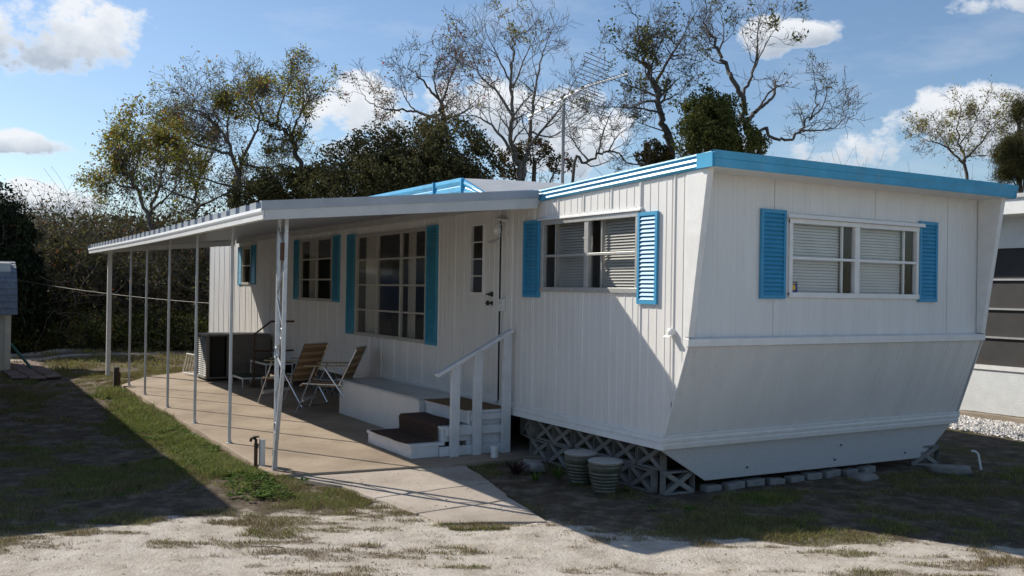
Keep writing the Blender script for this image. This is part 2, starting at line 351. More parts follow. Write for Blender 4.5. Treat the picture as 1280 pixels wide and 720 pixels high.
# ------------------------------------------------------------------ the ground
def axis(lo, hi, a, b, fine, grow=1.13):
    c = list(np.arange(a, b, fine)); st = fine; x = a
    left = []
    while x > lo: st = min(st * grow, 40); x -= st; left.append(x)
    st = fine; x = c[-1]; right = []
    while x < hi: st = min(st * grow, 40); x += st; right.append(x)
    return np.array(left[::-1] + c + right)
gx = axis(-700, 700, -12.5, 3.2, .05, 1.06); gy = axis(-700, 700, -5.2, 3.4, .045, 1.06)
GX, GY = np.meshgrid(gx, gy, indexing='ij')
GZ = gz(GX, GY)
nx, ny = len(gx), len(gy)
idx = np.arange(nx * ny).reshape(nx, ny)
Q = np.stack([idx[:-1, :-1], idx[1:, :-1], idx[1:, 1:], idx[:-1, 1:]], -1).reshape(-1, 4)
def np_mesh(name, V, Qs, mats, midx=None, smooth=False):
    me = bpy.data.meshes.new(name); V = np.ascontiguousarray(V, np.float32); k = Qs.shape[1]
    me.vertices.add(len(V)); me.vertices.foreach_set('co', V.ravel())
    me.loops.add(Qs.size); me.loops.foreach_set('vertex_index', np.ascontiguousarray(Qs, np.int32).ravel())
    me.polygons.add(len(Qs)); me.polygons.foreach_set('loop_start', np.arange(0, Qs.size, k, dtype=np.int32))
    try: me.polygons.foreach_set('loop_total', np.full(len(Qs), k, np.int32))
    except Exception: pass
    for m in mats: me.materials.append(m)
    if midx is not None: me.polygons.foreach_set('material_index', np.ascontiguousarray(midx, np.int32))
    me.polygons.foreach_set('use_smooth', np.full(len(Qs), smooth, bool))
    me.update(calc_edges=True); me.validate(); return me
me = np_mesh('ground', np.stack([GX, GY, GZ], -1).reshape(-1, 3), Q, [], smooth=True)
for nm, arr in (('grass', grass_amt(GX, GY)), ('road', np.clip(sgn_road(GX, GY) * 1.2 + .5, 0, 1)),
                ('pth', np.clip(1.25 * np.exp(-((GX + 20.6 + .25 * GY + (fbm(GX * .7, GY * .7, 41, 3) - .5) * 1.0) / .65) ** 2)
                                + .8 * np.exp(-((GX + 18.6 + .25 * GY) / .25) ** 2)
                                + .9 * np.exp(-(((GX + 12.2) / 1.8) ** 2 + ((GY + 2.75) / .45) ** 2)) * 0, 0, 1) * (GX < -16))):
    a = me.attributes.new(nm, 'FLOAT', 'POINT'); a.data.foreach_set('value', arr.astype(np.float32).ravel())
def ground_mat():
    m = bpy.data.materials.new('sandy_ground'); m.use_nodes = True; nt = m.node_tree; N = nt.nodes; L = nt.links; b = N['Principled BSDF']
    b.inputs['Roughness'].default_value = .95; b.inputs['Specular IOR Level'].default_value = .15
    tc = N.new('ShaderNodeTexCoord')
    def noise(sc, d=8, r=.65, st=(1, 1, 1)):
        mp = N.new('ShaderNodeMapping'); mp.inputs['Scale'].default_value = st; L.new(tc.outputs['Object'], mp.inputs[0])
        n = N.new('ShaderNodeTexNoise'); n.inputs['Scale'].default_value = sc; n.inputs['Detail'].default_value = d; n.inputs['Roughness'].default_value = r; L.new(mp.outputs[0], n.inputs[0]); return n.outputs[0]
    def ramp(x, st):
        c = N.new('ShaderNodeValToRGB'); L.new(x, c.inputs[0]); e = c.color_ramp.elements
        e[0].position = st[0][0]; e[0].color = (*st[0][1], 1); e[1].position = st[-1][0]; e[1].color = (*st[-1][1], 1)
        for p, cc in st[1:-1]: q = e.new(p); q.color = (*cc, 1)
        return c.outputs[0]
    def mix(f, a, c):
        x = N.new('ShaderNodeMix'); x.data_type = 'RGBA'; L.new(f, x.inputs[0]); L.new(a, x.inputs[6]); L.new(c, x.inputs[7]); return x.outputs[2]
    def attr(n):
        a = N.new('ShaderNodeAttribute'); a.attribute_name = n; return a.outputs['Fac']
    def mth(op, a, c, cl=False):
        n = N.new('ShaderNodeMath'); n.operation = op; n.use_clamp = cl
        for i, v in enumerate((a, c)):
            if isinstance(v, (int, float)): n.inputs[i].default_value = v
            else: L.new(v, n.inputs[i])
        return n.outputs[0]
    sand = ramp(noise(3.5, 10, .7), [(.3, (.37, .315, .255)), (.5, (.545, .49, .415)), (.7, (.66, .61, .54))])
    soil = ramp(noise(5, 9, .7), [(.3, (.055, .042, .028)), (.5, (.12, .094, .066)), (.70, (.28, .235, .185))])
    turf = ramp(noise(14, 6, .7), [(.3, (.045, .048, .018)), (.55, (.115, .112, .042)), (.75, (.20, .165, .08))])
    rd = mth('ADD', attr('road'), mth('MULTIPLY', mth('SUBTRACT', noise(4, 7, .7), .5), 1.3), True)
    base = mix(mth('MULTIPLY', mth('SUBTRACT', rd, .4), 5, True), soil, sand)
    g = mth('MULTIPLY', mth('SUBTRACT', mth('ADD', attr('grass'), mth('MULTIPLY', mth('SUBTRACT', noise(24, 8, .8), .5), 2.2)), .44), 2.2, True)
    mat_ = ramp(noise(18, 6, .7), [(.3, (.10, .07, .045)), (.55, (.20, .15, .10)), (.75, (.32, .26, .18))])
    tb = mix(mth('MULTIPLY', attr('road'), 1.0, True), turf, mat_)
    base = mix(mth('MULTIPLY', g, mth('SUBTRACT', .88, mth('MULTIPLY', attr('road'), .30))), base, tb)
    base = mix(mth('MULTIPLY', mth('ADD', attr('pth'), mth('MULTIPLY', mth('SUBTRACT', noise(3, 7, .7), .5), .8)), 1.1, True) if False else mth('MULTIPLY', attr('pth'), mth('ADD', noise(3, 7, .7), .5), True), base, sand)
    spk = mth('MULTIPLY', mth('SUBTRACT', mth('ADD', noise(60, 4, .65), mth('MULTIPLY', mth('SUBTRACT', noise(5, 6, .7), .5), .35)), .60), 9, True)          # dark litter specks
    dk = N.new('ShaderNodeRGB'); dk.outputs[0].default_value = (.07, .05, .035, 1)
    base = mix(mth('MULTIPLY', spk, .75), base, dk.outputs[0])
    L.new(base, b.inputs['Base Color'])
    bp = N.new('ShaderNodeBump'); bp.inputs['Strength'].default_value = 1.0; bp.inputs['Distance'].default_value = .03
    h = mth('ADD', mth('MULTIPLY', noise(9, 8, .7), .9), mth('MULTIPLY', noise(60, 5, .7), .45)); L.new(h, bp.inputs['Height']); L.new(bp.outputs[0], b.inputs['Normal'])
    return m
me.materials.append(ground_mat())
tag(link('ground', me), kind='structure')

# ------------------------------------------------------------------ concrete patio and walkway
def concrete_mat(name, c0, c1, c2):
    m = bpy.data.materials.new(name); m.use_nodes = True; nt = m.node_tree; N = nt.nodes; L = nt.links; b = N['Principled BSDF']; b.inputs['Roughness'].default_value = .85
    tc = N.new('ShaderNodeTexCoord')
    def noise(sc, d=8, r=.6):
        n = N.new('ShaderNodeTexNoise'); n.inputs['Scale'].default_value = sc; n.inputs['Detail'].default_value = d; n.inputs['Roughness'].default_value = r; L.new(tc.outputs['Object'], n.inputs[0]); return n.outputs[0]
    c = N.new('ShaderNodeValToRGB'); L.new(noise(.9, 9, .68), c.inputs[0]); e = c.color_ramp.elements; e[0].position = .3; e[0].color = (*c0, 1); e[1].position = .72; e[1].color = (*c2, 1); q = e.new(.5); q.color = (*c1, 1)
    r = N.new('ShaderNodeMapRange'); L.new(noise(45, 6, .7), r.inputs[0]); r.inputs['From Min'].default_value = .3; r.inputs['From Max'].default_value = .7; r.inputs['To Min'].default_value = .84; r.inputs['To Max'].default_value = 1.1
    v = N.new('ShaderNodeVectorMath'); v.operation = 'SCALE'; L.new(c.outputs[0], v.inputs[0]); L.new(r.outputs[0], v.inputs['Scale'])
    r2 = N.new('ShaderNodeMapRange'); L.new(noise(6, 10, .75), r2.inputs[0]); r2.inputs['From Min'].default_value = .6; r2.inputs['From Max'].default_value = .75; r2.inputs['To Max'].default_value = .7
    mx = N.new('ShaderNodeMix'); mx.data_type = 'RGBA'; L.new(r2.outputs[0], mx.inputs[0]); L.new(v.outputs[0], mx.inputs[6]); mx.inputs[7].default_value = (.13, .09, .06, 1)
    L.new(mx.outputs[2], b.inputs['Base Color'])
    bp = N.new('ShaderNodeBump'); bp.inputs['Strength'].default_value = .35; bp.inputs['Distance'].default_value = .01; L.new(noise(50, 6, .7), bp.inputs['Height']); L.new(bp.outputs[0], b.inputs['Normal'])
    return m
M_conc = concrete_mat('patio_concrete', (.21, .155, .108), (.335, .262, .19), (.45, .37, .28))
M_conc2 = concrete_mat('old_walk_concrete', (.27, .225, .18), (.43, .37, .31), (.58, .52, .455))
def rough_poly(P, step=.25, amp=.02, seed=3):
    r = random.Random(seed); o = []
    for i in range(len(P)):
        a = np.array(P[i]); b = np.array(P[(i + 1) % len(P)]); n = max(1, int(np.linalg.norm(b - a) / step)); d = (b - a) / np.linalg.norm(b - a); nn = np.array([-d[1], d[0]])
        for k in range(n): o.append(tuple(a + (b - a) * k / n + nn * r.uniform(-amp, amp)))
    return o
mb = MB(); mb.prism(rough_poly(SLAB1, .3, .008), lambda a, b, d: (a, b, d), -.18, .03)
tag(mb.build('patio', M_conc, bevel=.006), kind='structure')
mb = MB()
def clip_half(P, n, c):      # keep the side n.p <= c
    o = []
    for i in range(len(P)):
        a = P[i]; b = P[(i + 1) % len(P)]; da = a[0] * n[0] + a[1] * n[1] - c; db = b[0] * n[0] + b[1] * n[1] - c
        if da <= 0: o.append(a)
        if da * db < 0: t = da / (da - db); o.append((a[0] + (b[0] - a[0]) * t, a[1] + (b[1] - a[1]) * t))
    return o
S2 = [(p[0] + (.02 if p[0] < -2.1 else 0), p[1]) for p in SLAB2]
for i, (a, b) in enumerate(((-9, -1.52), (-1.50, -.93), (-.91, 9))):
    P = clip_half(clip_half(S2, (1, .1), b), (-1, -.1), -a)
    if len(P) > 2: mb.prism(rough_poly(P, .12, .012, i), lambda x, y, d: (x, y, d if d < -.1 else .012 - .014 * (x + 2.4) / 2.1 - .006 * max(0, -1.5 - y)), -.12, .012)
tag(mb.build('walkway', M_conc2, bevel=.006), kind='structure')

# ------------------------------------------------------------------ the mobile home
WID = 3.66; XE = -15.22
def top_z(x):                      # side fascia top line
    return float(np.interp(x, [XE - .1, -3.69, -3.16, -2.06, .31], [2.82, 2.82, 2.615, 2.555, 2.65]))
def fas_bot(x): return float(np.interp(x, [XE - .1, -2.4, -2.04, .31], [2.55, 2.50, 2.445, 2.535]))
def wall_bot(x):
    if x <= -.29: return .395
    if x <= 0: return .395 + (x + .29) / .29 * .835
    return 1.23 + x / .185 * 1.31
home = thing('mobile_home', 'long white mobile home with blue roof trim and blue louvered shutters', 'mobile home', (-7.5, 1.83, 0))
side_wins = [(-2.06, -.617, 1.615, 2.25), (-6.78, -4.56, .985, 2.315), (-9.18, -7.68, 1.415, 2.345), (-12.6, -12.0, 1.65, 2.33)]
doors = [(-3.60, -2.87, .50, 2.44), (-10.75, -10.0, .50, 2.40)]
holes = side_wins + doors
def side_profile():
    """breakpoints (x, depth) of the fluted sheet"""
    pts = []; r = random.Random(5); x = XE
    while x < .185:
        pan = .4064
        pts += [(x + .000, 0), (x + .005, -.009), (x + .014, -.009), (x + .019, 0)]
        for q in (.1, .2, .3):
            pts += [(x + q, 0), (x + q + .004, -.0034), (x + q + .012, -.0034), (x + q + .016, 0)]
        pts += [(x + .375, 0), (x + .379, .006), (x + .387, .006), (x + .391, 0)]
        x += pan
    return [p for p in pts if p[0] < .183] + [(.185, 0)]
prof = side_profile()
xs = sorted({round(p[0], 4) for p in prof} | {round(v, 4) for h in holes for v in h[:2]} | {-.29, 0., .05, .1, -.2, -.1})
px_ = [p[0] for p in prof]; pd_ = [p[1] for p in prof]
mb = MB()
for a, b in zip(xs[:-1], xs[1:]):
    if b - a < 1e-5: continue
    ya = float(np.interp(a, px_, pd_)); yb = float(np.interp(b, px_, pd_)); mid = (a + b) / 2
    zt = lambda x: fas_bot(x) + .04
    segs = [(None, None)]
    cuts = sorted([(h[2], h[3]) for h in holes if h[0] < mid < h[1]])
    lo = None; sp = []
    for c0, c1 in cuts: sp.append((lo, c0)); lo = c1
    sp.append((lo, None))
    for z0, z1 in sp:
        za0 = wall_bot(a) if z0 is None else z0; zb0 = wall_bot(b) if z0 is None else z0
        za1 = zt(a) if z1 is None else z1; zb1 = zt(b) if z1 is None else z1
        if za1 - za0 < .002 and zb1 - zb0 < .002: continue
        mb.add([(a, ya, za0), (b, yb, zb0), (b, yb, max(zb1, zb0)), (a, ya, max(za1, za0))], [(0, 1, 2, 3)])
mb.build('side_wall', M_side, home)
# far and back walls, floor, ceiling, inner partition
mb = MB(); mb.box(XE - .01, XE, .001, WID, .395, 2.58); mb.build('end_wall', M_side, home)
mb = MB(); mb.box(XE, -.29, WID - .001, WID + .01, .395, 2.5)
mb.prism([(-.29, .395), (0, 1.23), (.185, 2.54), (-.29, 2.54)], lambda a, b, d: (a, d, b), WID - .001, WID + .01); mb.build('rear_wall', M_side, home)
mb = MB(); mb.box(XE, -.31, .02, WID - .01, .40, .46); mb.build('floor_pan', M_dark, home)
mb = MB(); mb.box(XE, -.1, .06, WID - .06, 2.42, 2.44); mb.box(XE + .02, -.4, 2.3, 2.33, .46, 2.42); mb.box(-4.0, -3.96, .05, 2.3, .46, 2.42); mb.box(-10.9, -10.86, .05, 2.3, .46, 2.42); mb.build('interior_lining', M_inner, home)
# front: recessed vertical wall, slanted lower wall, fins, ledge, trims, skirt
FW = (1.104, 2.728, 1.60, 2.222)
def fluted(mb, ys, fn, z0, z1, hole=None):
    y = .01; br = []
    r = random.Random(9)
    while y < WID - .01:
        br += [(y, 0), (y + .05, 0), (y + .053, -.003), (y + .061, -.003), (y + .064, 0), (y + .10, 0), (y + .103, -.003), (y + .108, -.003), (y + .111, 0)]
        y += .2032
    ys_ = sorted({round(b[0], 4) for b in br if b[0] < WID - .012} | {WID - .01} | ({hole[0], hole[1]} if hole else set()))
    bx = [b[0] for b in br]; bd = [b[1] for b in br]
    for a, b in zip(ys_[:-1], ys_[1:]):
        da = float(np.interp(a, bx, bd)); db = float(np.interp(b, bx, bd)); mid = (a + b) / 2
        sp = [(z0, z1)] if not (hole and hole[0] < mid < hole[1]) else [(z0, hole[2]), (hole[3], z1)]
        for s0, s1 in sp: mb.add([fn(a, s0, da), fn(b, s0, db), fn(b, s1, db), fn(a, s1, da)], [(0, 1, 2, 3)])
mb = MB(); fluted(mb, None, lambda y, z, d: (-.05 + d, y, z), 1.25, 2.56, FW); mb.build('front_wall', M_front, home)
mb = MB(); L0 = np.array((0 - .012, 1.23)); L1 = np.array((-.29 - .012, .40)); nrm = np.array((.945, -.32))
fluted(mb, None, lambda y, t, d: (L1[0] + (L0[0] - L1[0]) * t + nrm[0] * d, y, L1[1] + (L0[1] - L1[1]) * t + nrm[1] * d), 0, 1); mb.build('lower_front_wall', M_front_low, home)
for (y0, y1) in ((-.006, .052), (WID - .052, WID + .006)):
    mb = MB(); mb.prism([(-.045, 1.275), (.008, 1.275), (.196, 2.54), (-.045, 2.54)], lambda a, b, d: (a, d, b), y0, y1); mb.build('corner_fin', M_trim, home, bevel=.004)
mb = MB(); mb.prism([(-.045, 1.273), (.012, 1.262), (.010, 1.205), (-.02, 1.20), (-.045, 1.22)], lambda a, b, d: (a, d, b), -.008, WID + .008); mb.build('front_ledge', M_trim, home, bevel=.003)
for (y, z0, z1) in ((.93, 2.275, 2.53), (.93, 1.28, 1.56), (2.15, 2.275, 2.53), (3.16, 1.28, 2.53)):
    mb = MB(); mb.box(-.0495, -.0465, y, y + .018, z0, z1)
    z = z0 + .04
    while z < z1: mb.lathe((-.0465, y + .009, z), [(.0045, 0), (.0035, .0025)], 6, axis=0); z += .12
    mb.build('panel_seam', M_front, home)
# corner strip along the lower slanted corner
mb = MB(); mb.bar((-.004, -.003, 1.20), (-.296, -.003, .41), .02, .012, up=(0, 1, 0)); mb.build('corner_strip', M_trim, home)
# base trims: ribbed band round the bottom
def band(prof2, fn, d0, d1, name):
    m_ = MB(); m_.prism(prof2, fn, d0, d1); return m_.build(name, M_trim, home)
P = [(0, .505), (-.012, .500), (-.014, .485), (-.006, .478), (-.022, .466), (-.024, .445), (-.010, .436), (-.026, .424), (-.028, .388), (0, .384)]
band(P, lambda a, b, d: (d, a, b), XE - .02, -.262, 'base_trim')
def slx(z): return -.29 + (z - .395) / .835 * .29
P2 = [(a, b) for a, b in P]
band(P2, lambda a, b, d: (slx(b) - a - .004, d, b), -.028, WID + .02, 'base_trim')
mb = MB(); mb.prism([(.0, .385), (.53, .085), (3.33, .06), (3.80, .385)][::-1], lambda a, b, d: (d + (b - .385) * .18, min(a, WID - .0), b), -.335, -.325)
mb.build('skirt_panel', M_speck, home)
for (y, z) in ((.98, .16), (2.05, .14), (3.02, .13), (2.1, .27)): mb = MB(); mb.lathe((-.32 + (z - .385) * .18, y, z), [(.009, 0), (.009, .006), (.004, .008)], 10, axis=0); mb.build('bolt_head', M_iron, home)
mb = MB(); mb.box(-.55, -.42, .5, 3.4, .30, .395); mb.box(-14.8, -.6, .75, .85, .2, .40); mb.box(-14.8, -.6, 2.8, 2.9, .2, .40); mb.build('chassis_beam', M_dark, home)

# roof: deck + blue ribbed fascia
rx = [XE - .12, -3.69, -3.16, -2.06, -1, .27]
mb = MB(); n = len(rx)
cy = np.linspace(-.01, WID + .01, 9)
vs = []
for x in rx:
    for y in cy: vs.append((x, y, top_z(x) - .004 + .04 * float(np.interp(x, [-2.06, -1], [1, 0])) * (1 - ((y - WID / 2) / (WID / 2)) ** 2)))
fs = [(i * 9 + j, (i + 1) * 9 + j, (i + 1) * 9 + j + 1, i * 9 + j + 1) for i in range(n - 1) for j in range(8)]
mb.add(vs, fs); roof = mb.build('roof', M_roof, home)
mb = MB(); mb.box(-.05, .27, 0, WID, 2.535, 2.545)
mb.build('soffit', M_trim, home)
def fascia_side(y, sgn, name):
    m_ = MB(); X = [XE - .12, -12, -8, -6.1, -4.9, -3.69, -3.42, -3.16, -2.6, -2.06, -1.0, 0, .285]
    K = [(0, 0), (.03, .004), (.14, .020), (.18, .022), (.34, .013), (.36, .006), (.50, .018), (.54, .022), (.70, .013), (.73, .008), (.84, .020), (.88, .022), (1.0, .014), (1.0, -.02)]
    vs = []
    for x in X:
        t = top_z(x); b = fas_bot(x)
        for k, d in K: vs.append((x, y - sgn * d, b + (t - b) * k))
    q = len(K); m_.add(vs, [(i * q + j, (i + 1) * q + j, (i + 1) * q + j + 1, i * q + j + 1) for i in range(len(X) - 1) for j in range(q - 1)])
    o = m_.build(name, M_blue, home); return o
f1 = fascia_side(-.012, 1, 'side_fascia'); fascia_side(WID + .012, -1, 'side_fascia')
for x in (-2.62, -4.35, -3.66): mb = MB(); mb.box(x, x + .02, -.050, -.012, fas_bot(x) + .005, top_z(x) + .002); mb.build('fascia_joint', M_blue, f1)
mb = MB()
K = [(0, .0), (.10, .004), (.5, .012), (.55, .018), (.92, .028), (1.0, .03), (1.0, -.03)]
vs = [(.27 + d, y, 2.533 + .118 * k) for y in (-.04, WID / 2, WID + .04) for k, d in K]; q = len(K)
mb.add(vs, [(i * q + j, (i + 1) * q + j, (i + 1) * q + j + 1, i * q + j + 1) for i in range(2) for j in range(q - 1)])
mb.box(.10, .272, -.038, -.012, 2.532, 2.64); mb.box(.10, .272, WID + .012, WID + .038, 2.532, 2.64)
mb.build('front_fascia', M_blue, home)

# windows --------------------------------------------------------------
def window(orient, u0, u1, z0, z1, cols, rows, fm, blind=True, curtain=False, fw=.028, colw=None, drip=True):
    """orient 's' : in the side wall (u = x, faces -Y);  'f' : front wall (u = y, faces +X)"""
    if orient == 's': T = lambda u, d, z: (u, -d, z)
    else: T = lambda u, d, z: (-.05 + d, u, z)
    def bx(m_, a, b, d0, d1, c, e):
        if orient == 's': m_.box(a, b, -d1, -d0, c, e)
        else: m_.box(-.05 + d0, -.05 + d1, a, b, c, e)
    m_ = MB()
    bx(m_, u0 - .012, u0 + fw, -.03, .016, z0, z1); bx(m_, u1 - fw, u1 + .012, -.03, .016, z0, z1)
    bx(m_, u0 - .012, u1 + .012, -.03, .019, z1 - fw, z1 + .012); bx(m_, u0 - .012, u1 + .012, -.03, .024, z0 - .014, z0 + fw)
    cu = list(np.linspace(u0, u1, cols + 1)); ru = list(np.linspace(z0, z1, rows + 1))
    for c in cu[1:-1]:
        ww = .03 if blind else .016; bx(m_, c - ww, c + ww, -.028, .012, z0 + fw, z1 - fw)
    for i in range(cols):
        for z in ru[1:-1]: bx(m_, cu[i] + .016, cu[i + 1] - .016, -.024, .006 if not blind else .010, z - .011, z + .011)
        if blind:   # sliding screen rail on the inside
            s = cu[i] + .17 if orient == 's' else cu[i + 1] - .14
            bx(m_, s - .009, s + .009, -.05, -.031, z0 + fw, z1 - fw)
    fr = m_.build('window', fm, home, bevel=.002)
    for i in range(cols):
        for j in range(rows):
            g = MB(); a, b, c, e = cu[i] + .012, cu[i + 1] - .012, ru[j] + .008, ru[j + 1] - .008
            ti = random.uniform(-.0025, .0025)
            g.add([T(a, -.012, c), T(b, -.012 + ti, c), T(b, -.012 + ti, e), T(a, -.012, e)], [(0, 1, 2, 3)]); g.build('pane', M_glass, fr)
    if blind:
        s_ = MB(); z = z0 + .02
        while z < z1:
            for i in range(cols):
                a = cu[i] + (.17 if orient == 's' else .02); b = cu[i + 1] - (.02 if orient == 's' else .14)
                if orient == 's': s_.add([(a, .065, z), (b, .065, z), (b, .085, z + .0235), (a, .085, z + .0235)], [(0, 1, 2, 3)])
                else: s_.add([(-.05 - .065, a, z), (-.05 - .065, b, z), (-.05 - .085, b, z + .0235), (-.05 - .085, a, z + .0235)], [(0, 1, 2, 3)])
            z += .0248
        s_.build('blind', M_blind if orient == 'f' else M_blind_side, fr)
        for i in range(cols):
            if orient == 's': s_ = MB(); wavy_curtain(s_, cu[i] + .03, cu[i] + .16, .12, z0, z1); s_.build('curtain', M_curtain, fr)
    if curtain:
        wdt = (u1 - u0)
        for ca, cb, cy_ in ((u0 + .02, u0 + wdt * .16, .14), (u1 - wdt * .13, u1 - .02, .14), (u0 + wdt * .62, u0 + wdt * .7, .16)): s_ = MB(); wavy_curtain(s_, ca, cb, cy_, z0, z1); s_.build('curtain', M_curtain, fr)
    if drip:
        d_ = MB()
        if orient == 's': d_.prism([(0, .035), (-.032, .018), (-.034, .004), (-.028, .004), (0, .018)], lambda a, b, d: (d, a, z1 + .012 + b), u0 - .05, u1 + .05)
        else: d_.prism([(0, .045), (.045, .030), (.05, .0), (.040, .0), (0, .018)], lambda a, b, d: (-.05 + a, d, z1 + .012 + b), u0 - .06, u1 + .05)
        d_.build('drip_cap', M_trim, fr)
    return fr
def wavy_curtain(s_, a, b, y, z0, z1):
    n = 14; us = np.linspace(a, b, n); vs = []
    for u in us: vs += [(u, y + .012 * math.sin(u * 120), z0), (u, y + .012 * math.sin(u * 120), z1)]
    s_.add(vs, [(2 * i, 2 * i + 2, 2 * i + 3, 2 * i + 1) for i in range(n - 1)])
window('s', *side_wins[0], 2, 2, M_alu, True)
window('s', *side_wins[1], 3, 4, M_alu_b, False, True, drip=False)
window('s', *side_wins[2], 2, 3, M_alu_b, False, True, drip=False)
window('s', *side_wins[3], 1, 2, M_alu_b, False, True, drip=False)
fw_ = window('f', *FW, 2, 2, M_trim, True)
# small sticker on the left pane
mb = MB(); mb.box(-.0600, -.0585, 1.125, 1.215, 1.625, 1.715); st = mb.build('window_sticker', mat('navy_sticker', (.02, .03, .16), rough=.4), fw_)
mb = MB(); mb.prism([(math.cos(a) * .022, math.sin(a) * .024) for a in [PI / 8 + k * PI / 4 for k in range(8)]], lambda a, b, d: (d, 1.17 + a, 1.668 + b), -.0584, -.0575)
mb.box(-.0584, -.0576, 1.137, 1.203, 1.700, 1.706)
o = mb.build('sticker_badge', mat('yellow_print', (.75, .42, .03), rough=.4), fw_); 
def shutter(orient, u0, u1, z0, z1, m_blue, base=0.004):
    m_ = MB(); bw = .026; w_ = u1 - u0
    def bx(a, b, d0, d1, c, e):
        if orient == 's': m_.box(a, b, -d1, -d0, c, e)
        else: m_.box(-.05 + d0, -.05 + d1, a, b, c, e)
    bx(u0, u0 + bw, base, base + .022, z0, z1); bx(u1 - bw, u1, base, base + .022, z0, z1)
    bx(u0 + bw, u1 - bw, base, base + .021, z1 - .03, z1); bx(u0 + bw, u1 - bw, base, base + .021, z0, z0 + .03)
    bx(u0 + bw, u1 - bw, base - .002, base + .003, z0 + .03, z1 - .03)
    n = int(round((z1 - z0 - .06) / .0345)); h = (z1 - z0 - .06) / n
    for k in range(n):
        z = z0 + .03 + k * h
        P = [(base + .004, z + h * .98), (base + .020, z + h * .12), (base + .018, z + h * .04), (base + .003, z + h * .75)]
        if orient == 's': m_.prism(P, lambda a, b, d: (d, -a, b), u0 + bw, u1 - bw)
        else: m_.prism(P, lambda a, b, d: (-.05 + a, d, b), u0 + bw, u1 - bw)
    return m_.build('shutter', m_blue, home)
for a in ((-2.375, -2.085, 1.545, 2.275), (-.605, -.36, 1.515, 2.25)): shutter('s', *a, M_blue_sh)
for a in ((-7.10, -6.81, .975, 2.345), (-4.535, -4.255, .965, 2.34), (-9.46, -9.20, 1.41, 2.36), (-7.665, -7.39, 1.40, 2.36), (-12.88, -12.62, 1.63, 2.35), (-11.98, -11.69, 1.64, 2.36)): shutter('s', *a, M_teal_sh)
for a in ((.767, 1.045, 1.573, 2.292), (2.735, 2.99, 1.562, 2.29)): shutter('f', *a, M_blue_sh)

# doors
def door(x0, x1, z0, z1, wx0, wx1, wz0, wz1, rows):
    d = MB()
    # slab as four pieces round the light
    d.box(x0 + .012, wx0, -.012, .02, z0, z1 - .012); d.box(wx1, x1 - .012, -.012, .02, z0, z1 - .012)
    d.box(wx0, wx1, -.012, .02, z0, wz0); d.box(wx0, wx1, -.012, .02, wz1, z1 - .012)
    x = x0 + .05
    while x < x1 - .03:
        if not (wx0 - .03 < x < wx1 + .03): d.box(x, x + .008, -.018, -.012, z0 + .05, z1 - .06)
        x += .1
    dd = d.build('door', M_side, home, bevel=.002)
    f = MB()
    f.box(wx0 - .018, wx0 + .006, -.026, -.0125, wz0 - .018, wz1 + .018); f.box(wx1 - .006, wx1 + .018, -.026, -.0125, wz0 - .018, wz1 + .018)
    f.box(wx0 + .006, wx1 - .006, -.025, -.0125, wz1 - .006, wz1 + .018); f.box(wx0 + .006, wx1 - .006, -.025, -.0125, wz0 - .018, wz0 + .006)
    for z in np.linspace(wz0, wz1, rows + 1)[1:-1]: f.box(wx0 + .006, wx1 - .006, -.02, -.006, z - .005, z + .005)
    f.build('door_window_frame', M_trim, dd)
    g = MB(); g.add([(wx0, .0, wz0), (wx1, .0, wz0), (wx1, .0, wz1), (wx0, .0, wz1)], [(0, 1, 2, 3)]); g.build('door_pane', M_glass, dd)
    fr = MB(); fr.box(x0 - .03, x0 + .010, -.02, .01, z0 - .02, z1 + .03); fr.box(x1 - .010, x1 + .03, -.02, .01, z0 - .02, z1 + .03); fr.box(x0 + .010, x1 - .010, -.021, .01, z1 - .01, z1 + .03); fr.box(x0 - .03, x1 + .03, -.04, .0, z0 - .03, z0)
    fr.build('door_frame', M_trim, home, bevel=.002)
    return dd
d1 = door(-3.60, -2.87, .50, 2.44, -3.455, -3.175, 1.575, 2.285, 4)
mb = MB(); mb.lathe((-2.985, -.012, 1.475), [(.022, 0), (.022, -.004), (.010, -.008), (.010, -.035), (.024, -.042), (.027, -.058), (.018, -.068)], 16, axis=1); mb.build('door_knob', M_iron, d1, smooth=True)
mb = MB(); mb.lathe((-2.985, -.012, 1.565), [(.026, 0), (.026, -.012), (.014, -.03), (.014, -.045)], 16, axis=1); mb.box(-3.05, -2.985, -.05, -.04, 1.557, 1.573); mb.build('deadbolt', M_iron, d1)
d2 = door(-10.75, -10.0, .50, 2.40, -10.42, -10.13, 1.61, 2.32, 2)
mb = MB(); mb.box(-2.842, -2.832, -.0165, -.003, .42, 2.30); mb.build('door_gap', M_dark, home)
# wall light, latch box, vent cap
wl = MB(); wl.box(-2.80, -2.70, -.02, -.004, 2.15, 2.32); wl.box(-2.86, -2.69, -.16, -.02, 2.315, 2.322, rot=('Y', .12)); wl = wl.build('wall_light', M_white, home)
m_ = MB(); m_.lathe((-2.80, -.075, 2.20), [(.004, -.05), (.030, -.035), (.044, -.005), (.040, .025), (.022, .045), (.018, .075)], 18); m_.build('bulb', mat('milky_bulb', (.75, .74, .7), rough=.15), wl, smooth=True)
m_ = MB(); m_.tube([(-2.72, -.03, 2.28), (-2.70, -.10, 2.26), (-2.70, -.10, 2.13), (-2.74, -.12, 2.10)], .008, 6); m_.box(-2.86, -2.74, -.15, -.09, 2.095, 2.103, rot=('Y', -.25)); m_.build('lamp_arm', M_galv, wl)
mb = MB(); mb.box(-2.80, -2.72, -.045, -.006, 1.40, 1.52); mb.lathe((-2.76, -.05, 1.46), [(.012, .006), (.012, -.01), (.006, -.016)], 10, axis=1); mb.build('junction_box', M_white, home, bevel=.004)
mb = MB(); mb.tube([(-2.78, -.012, 1.40), (-2.80, -.012, 1.30), (-2.80, -.012, .55)], .006, 6); mb.build('cable', M_white, home)
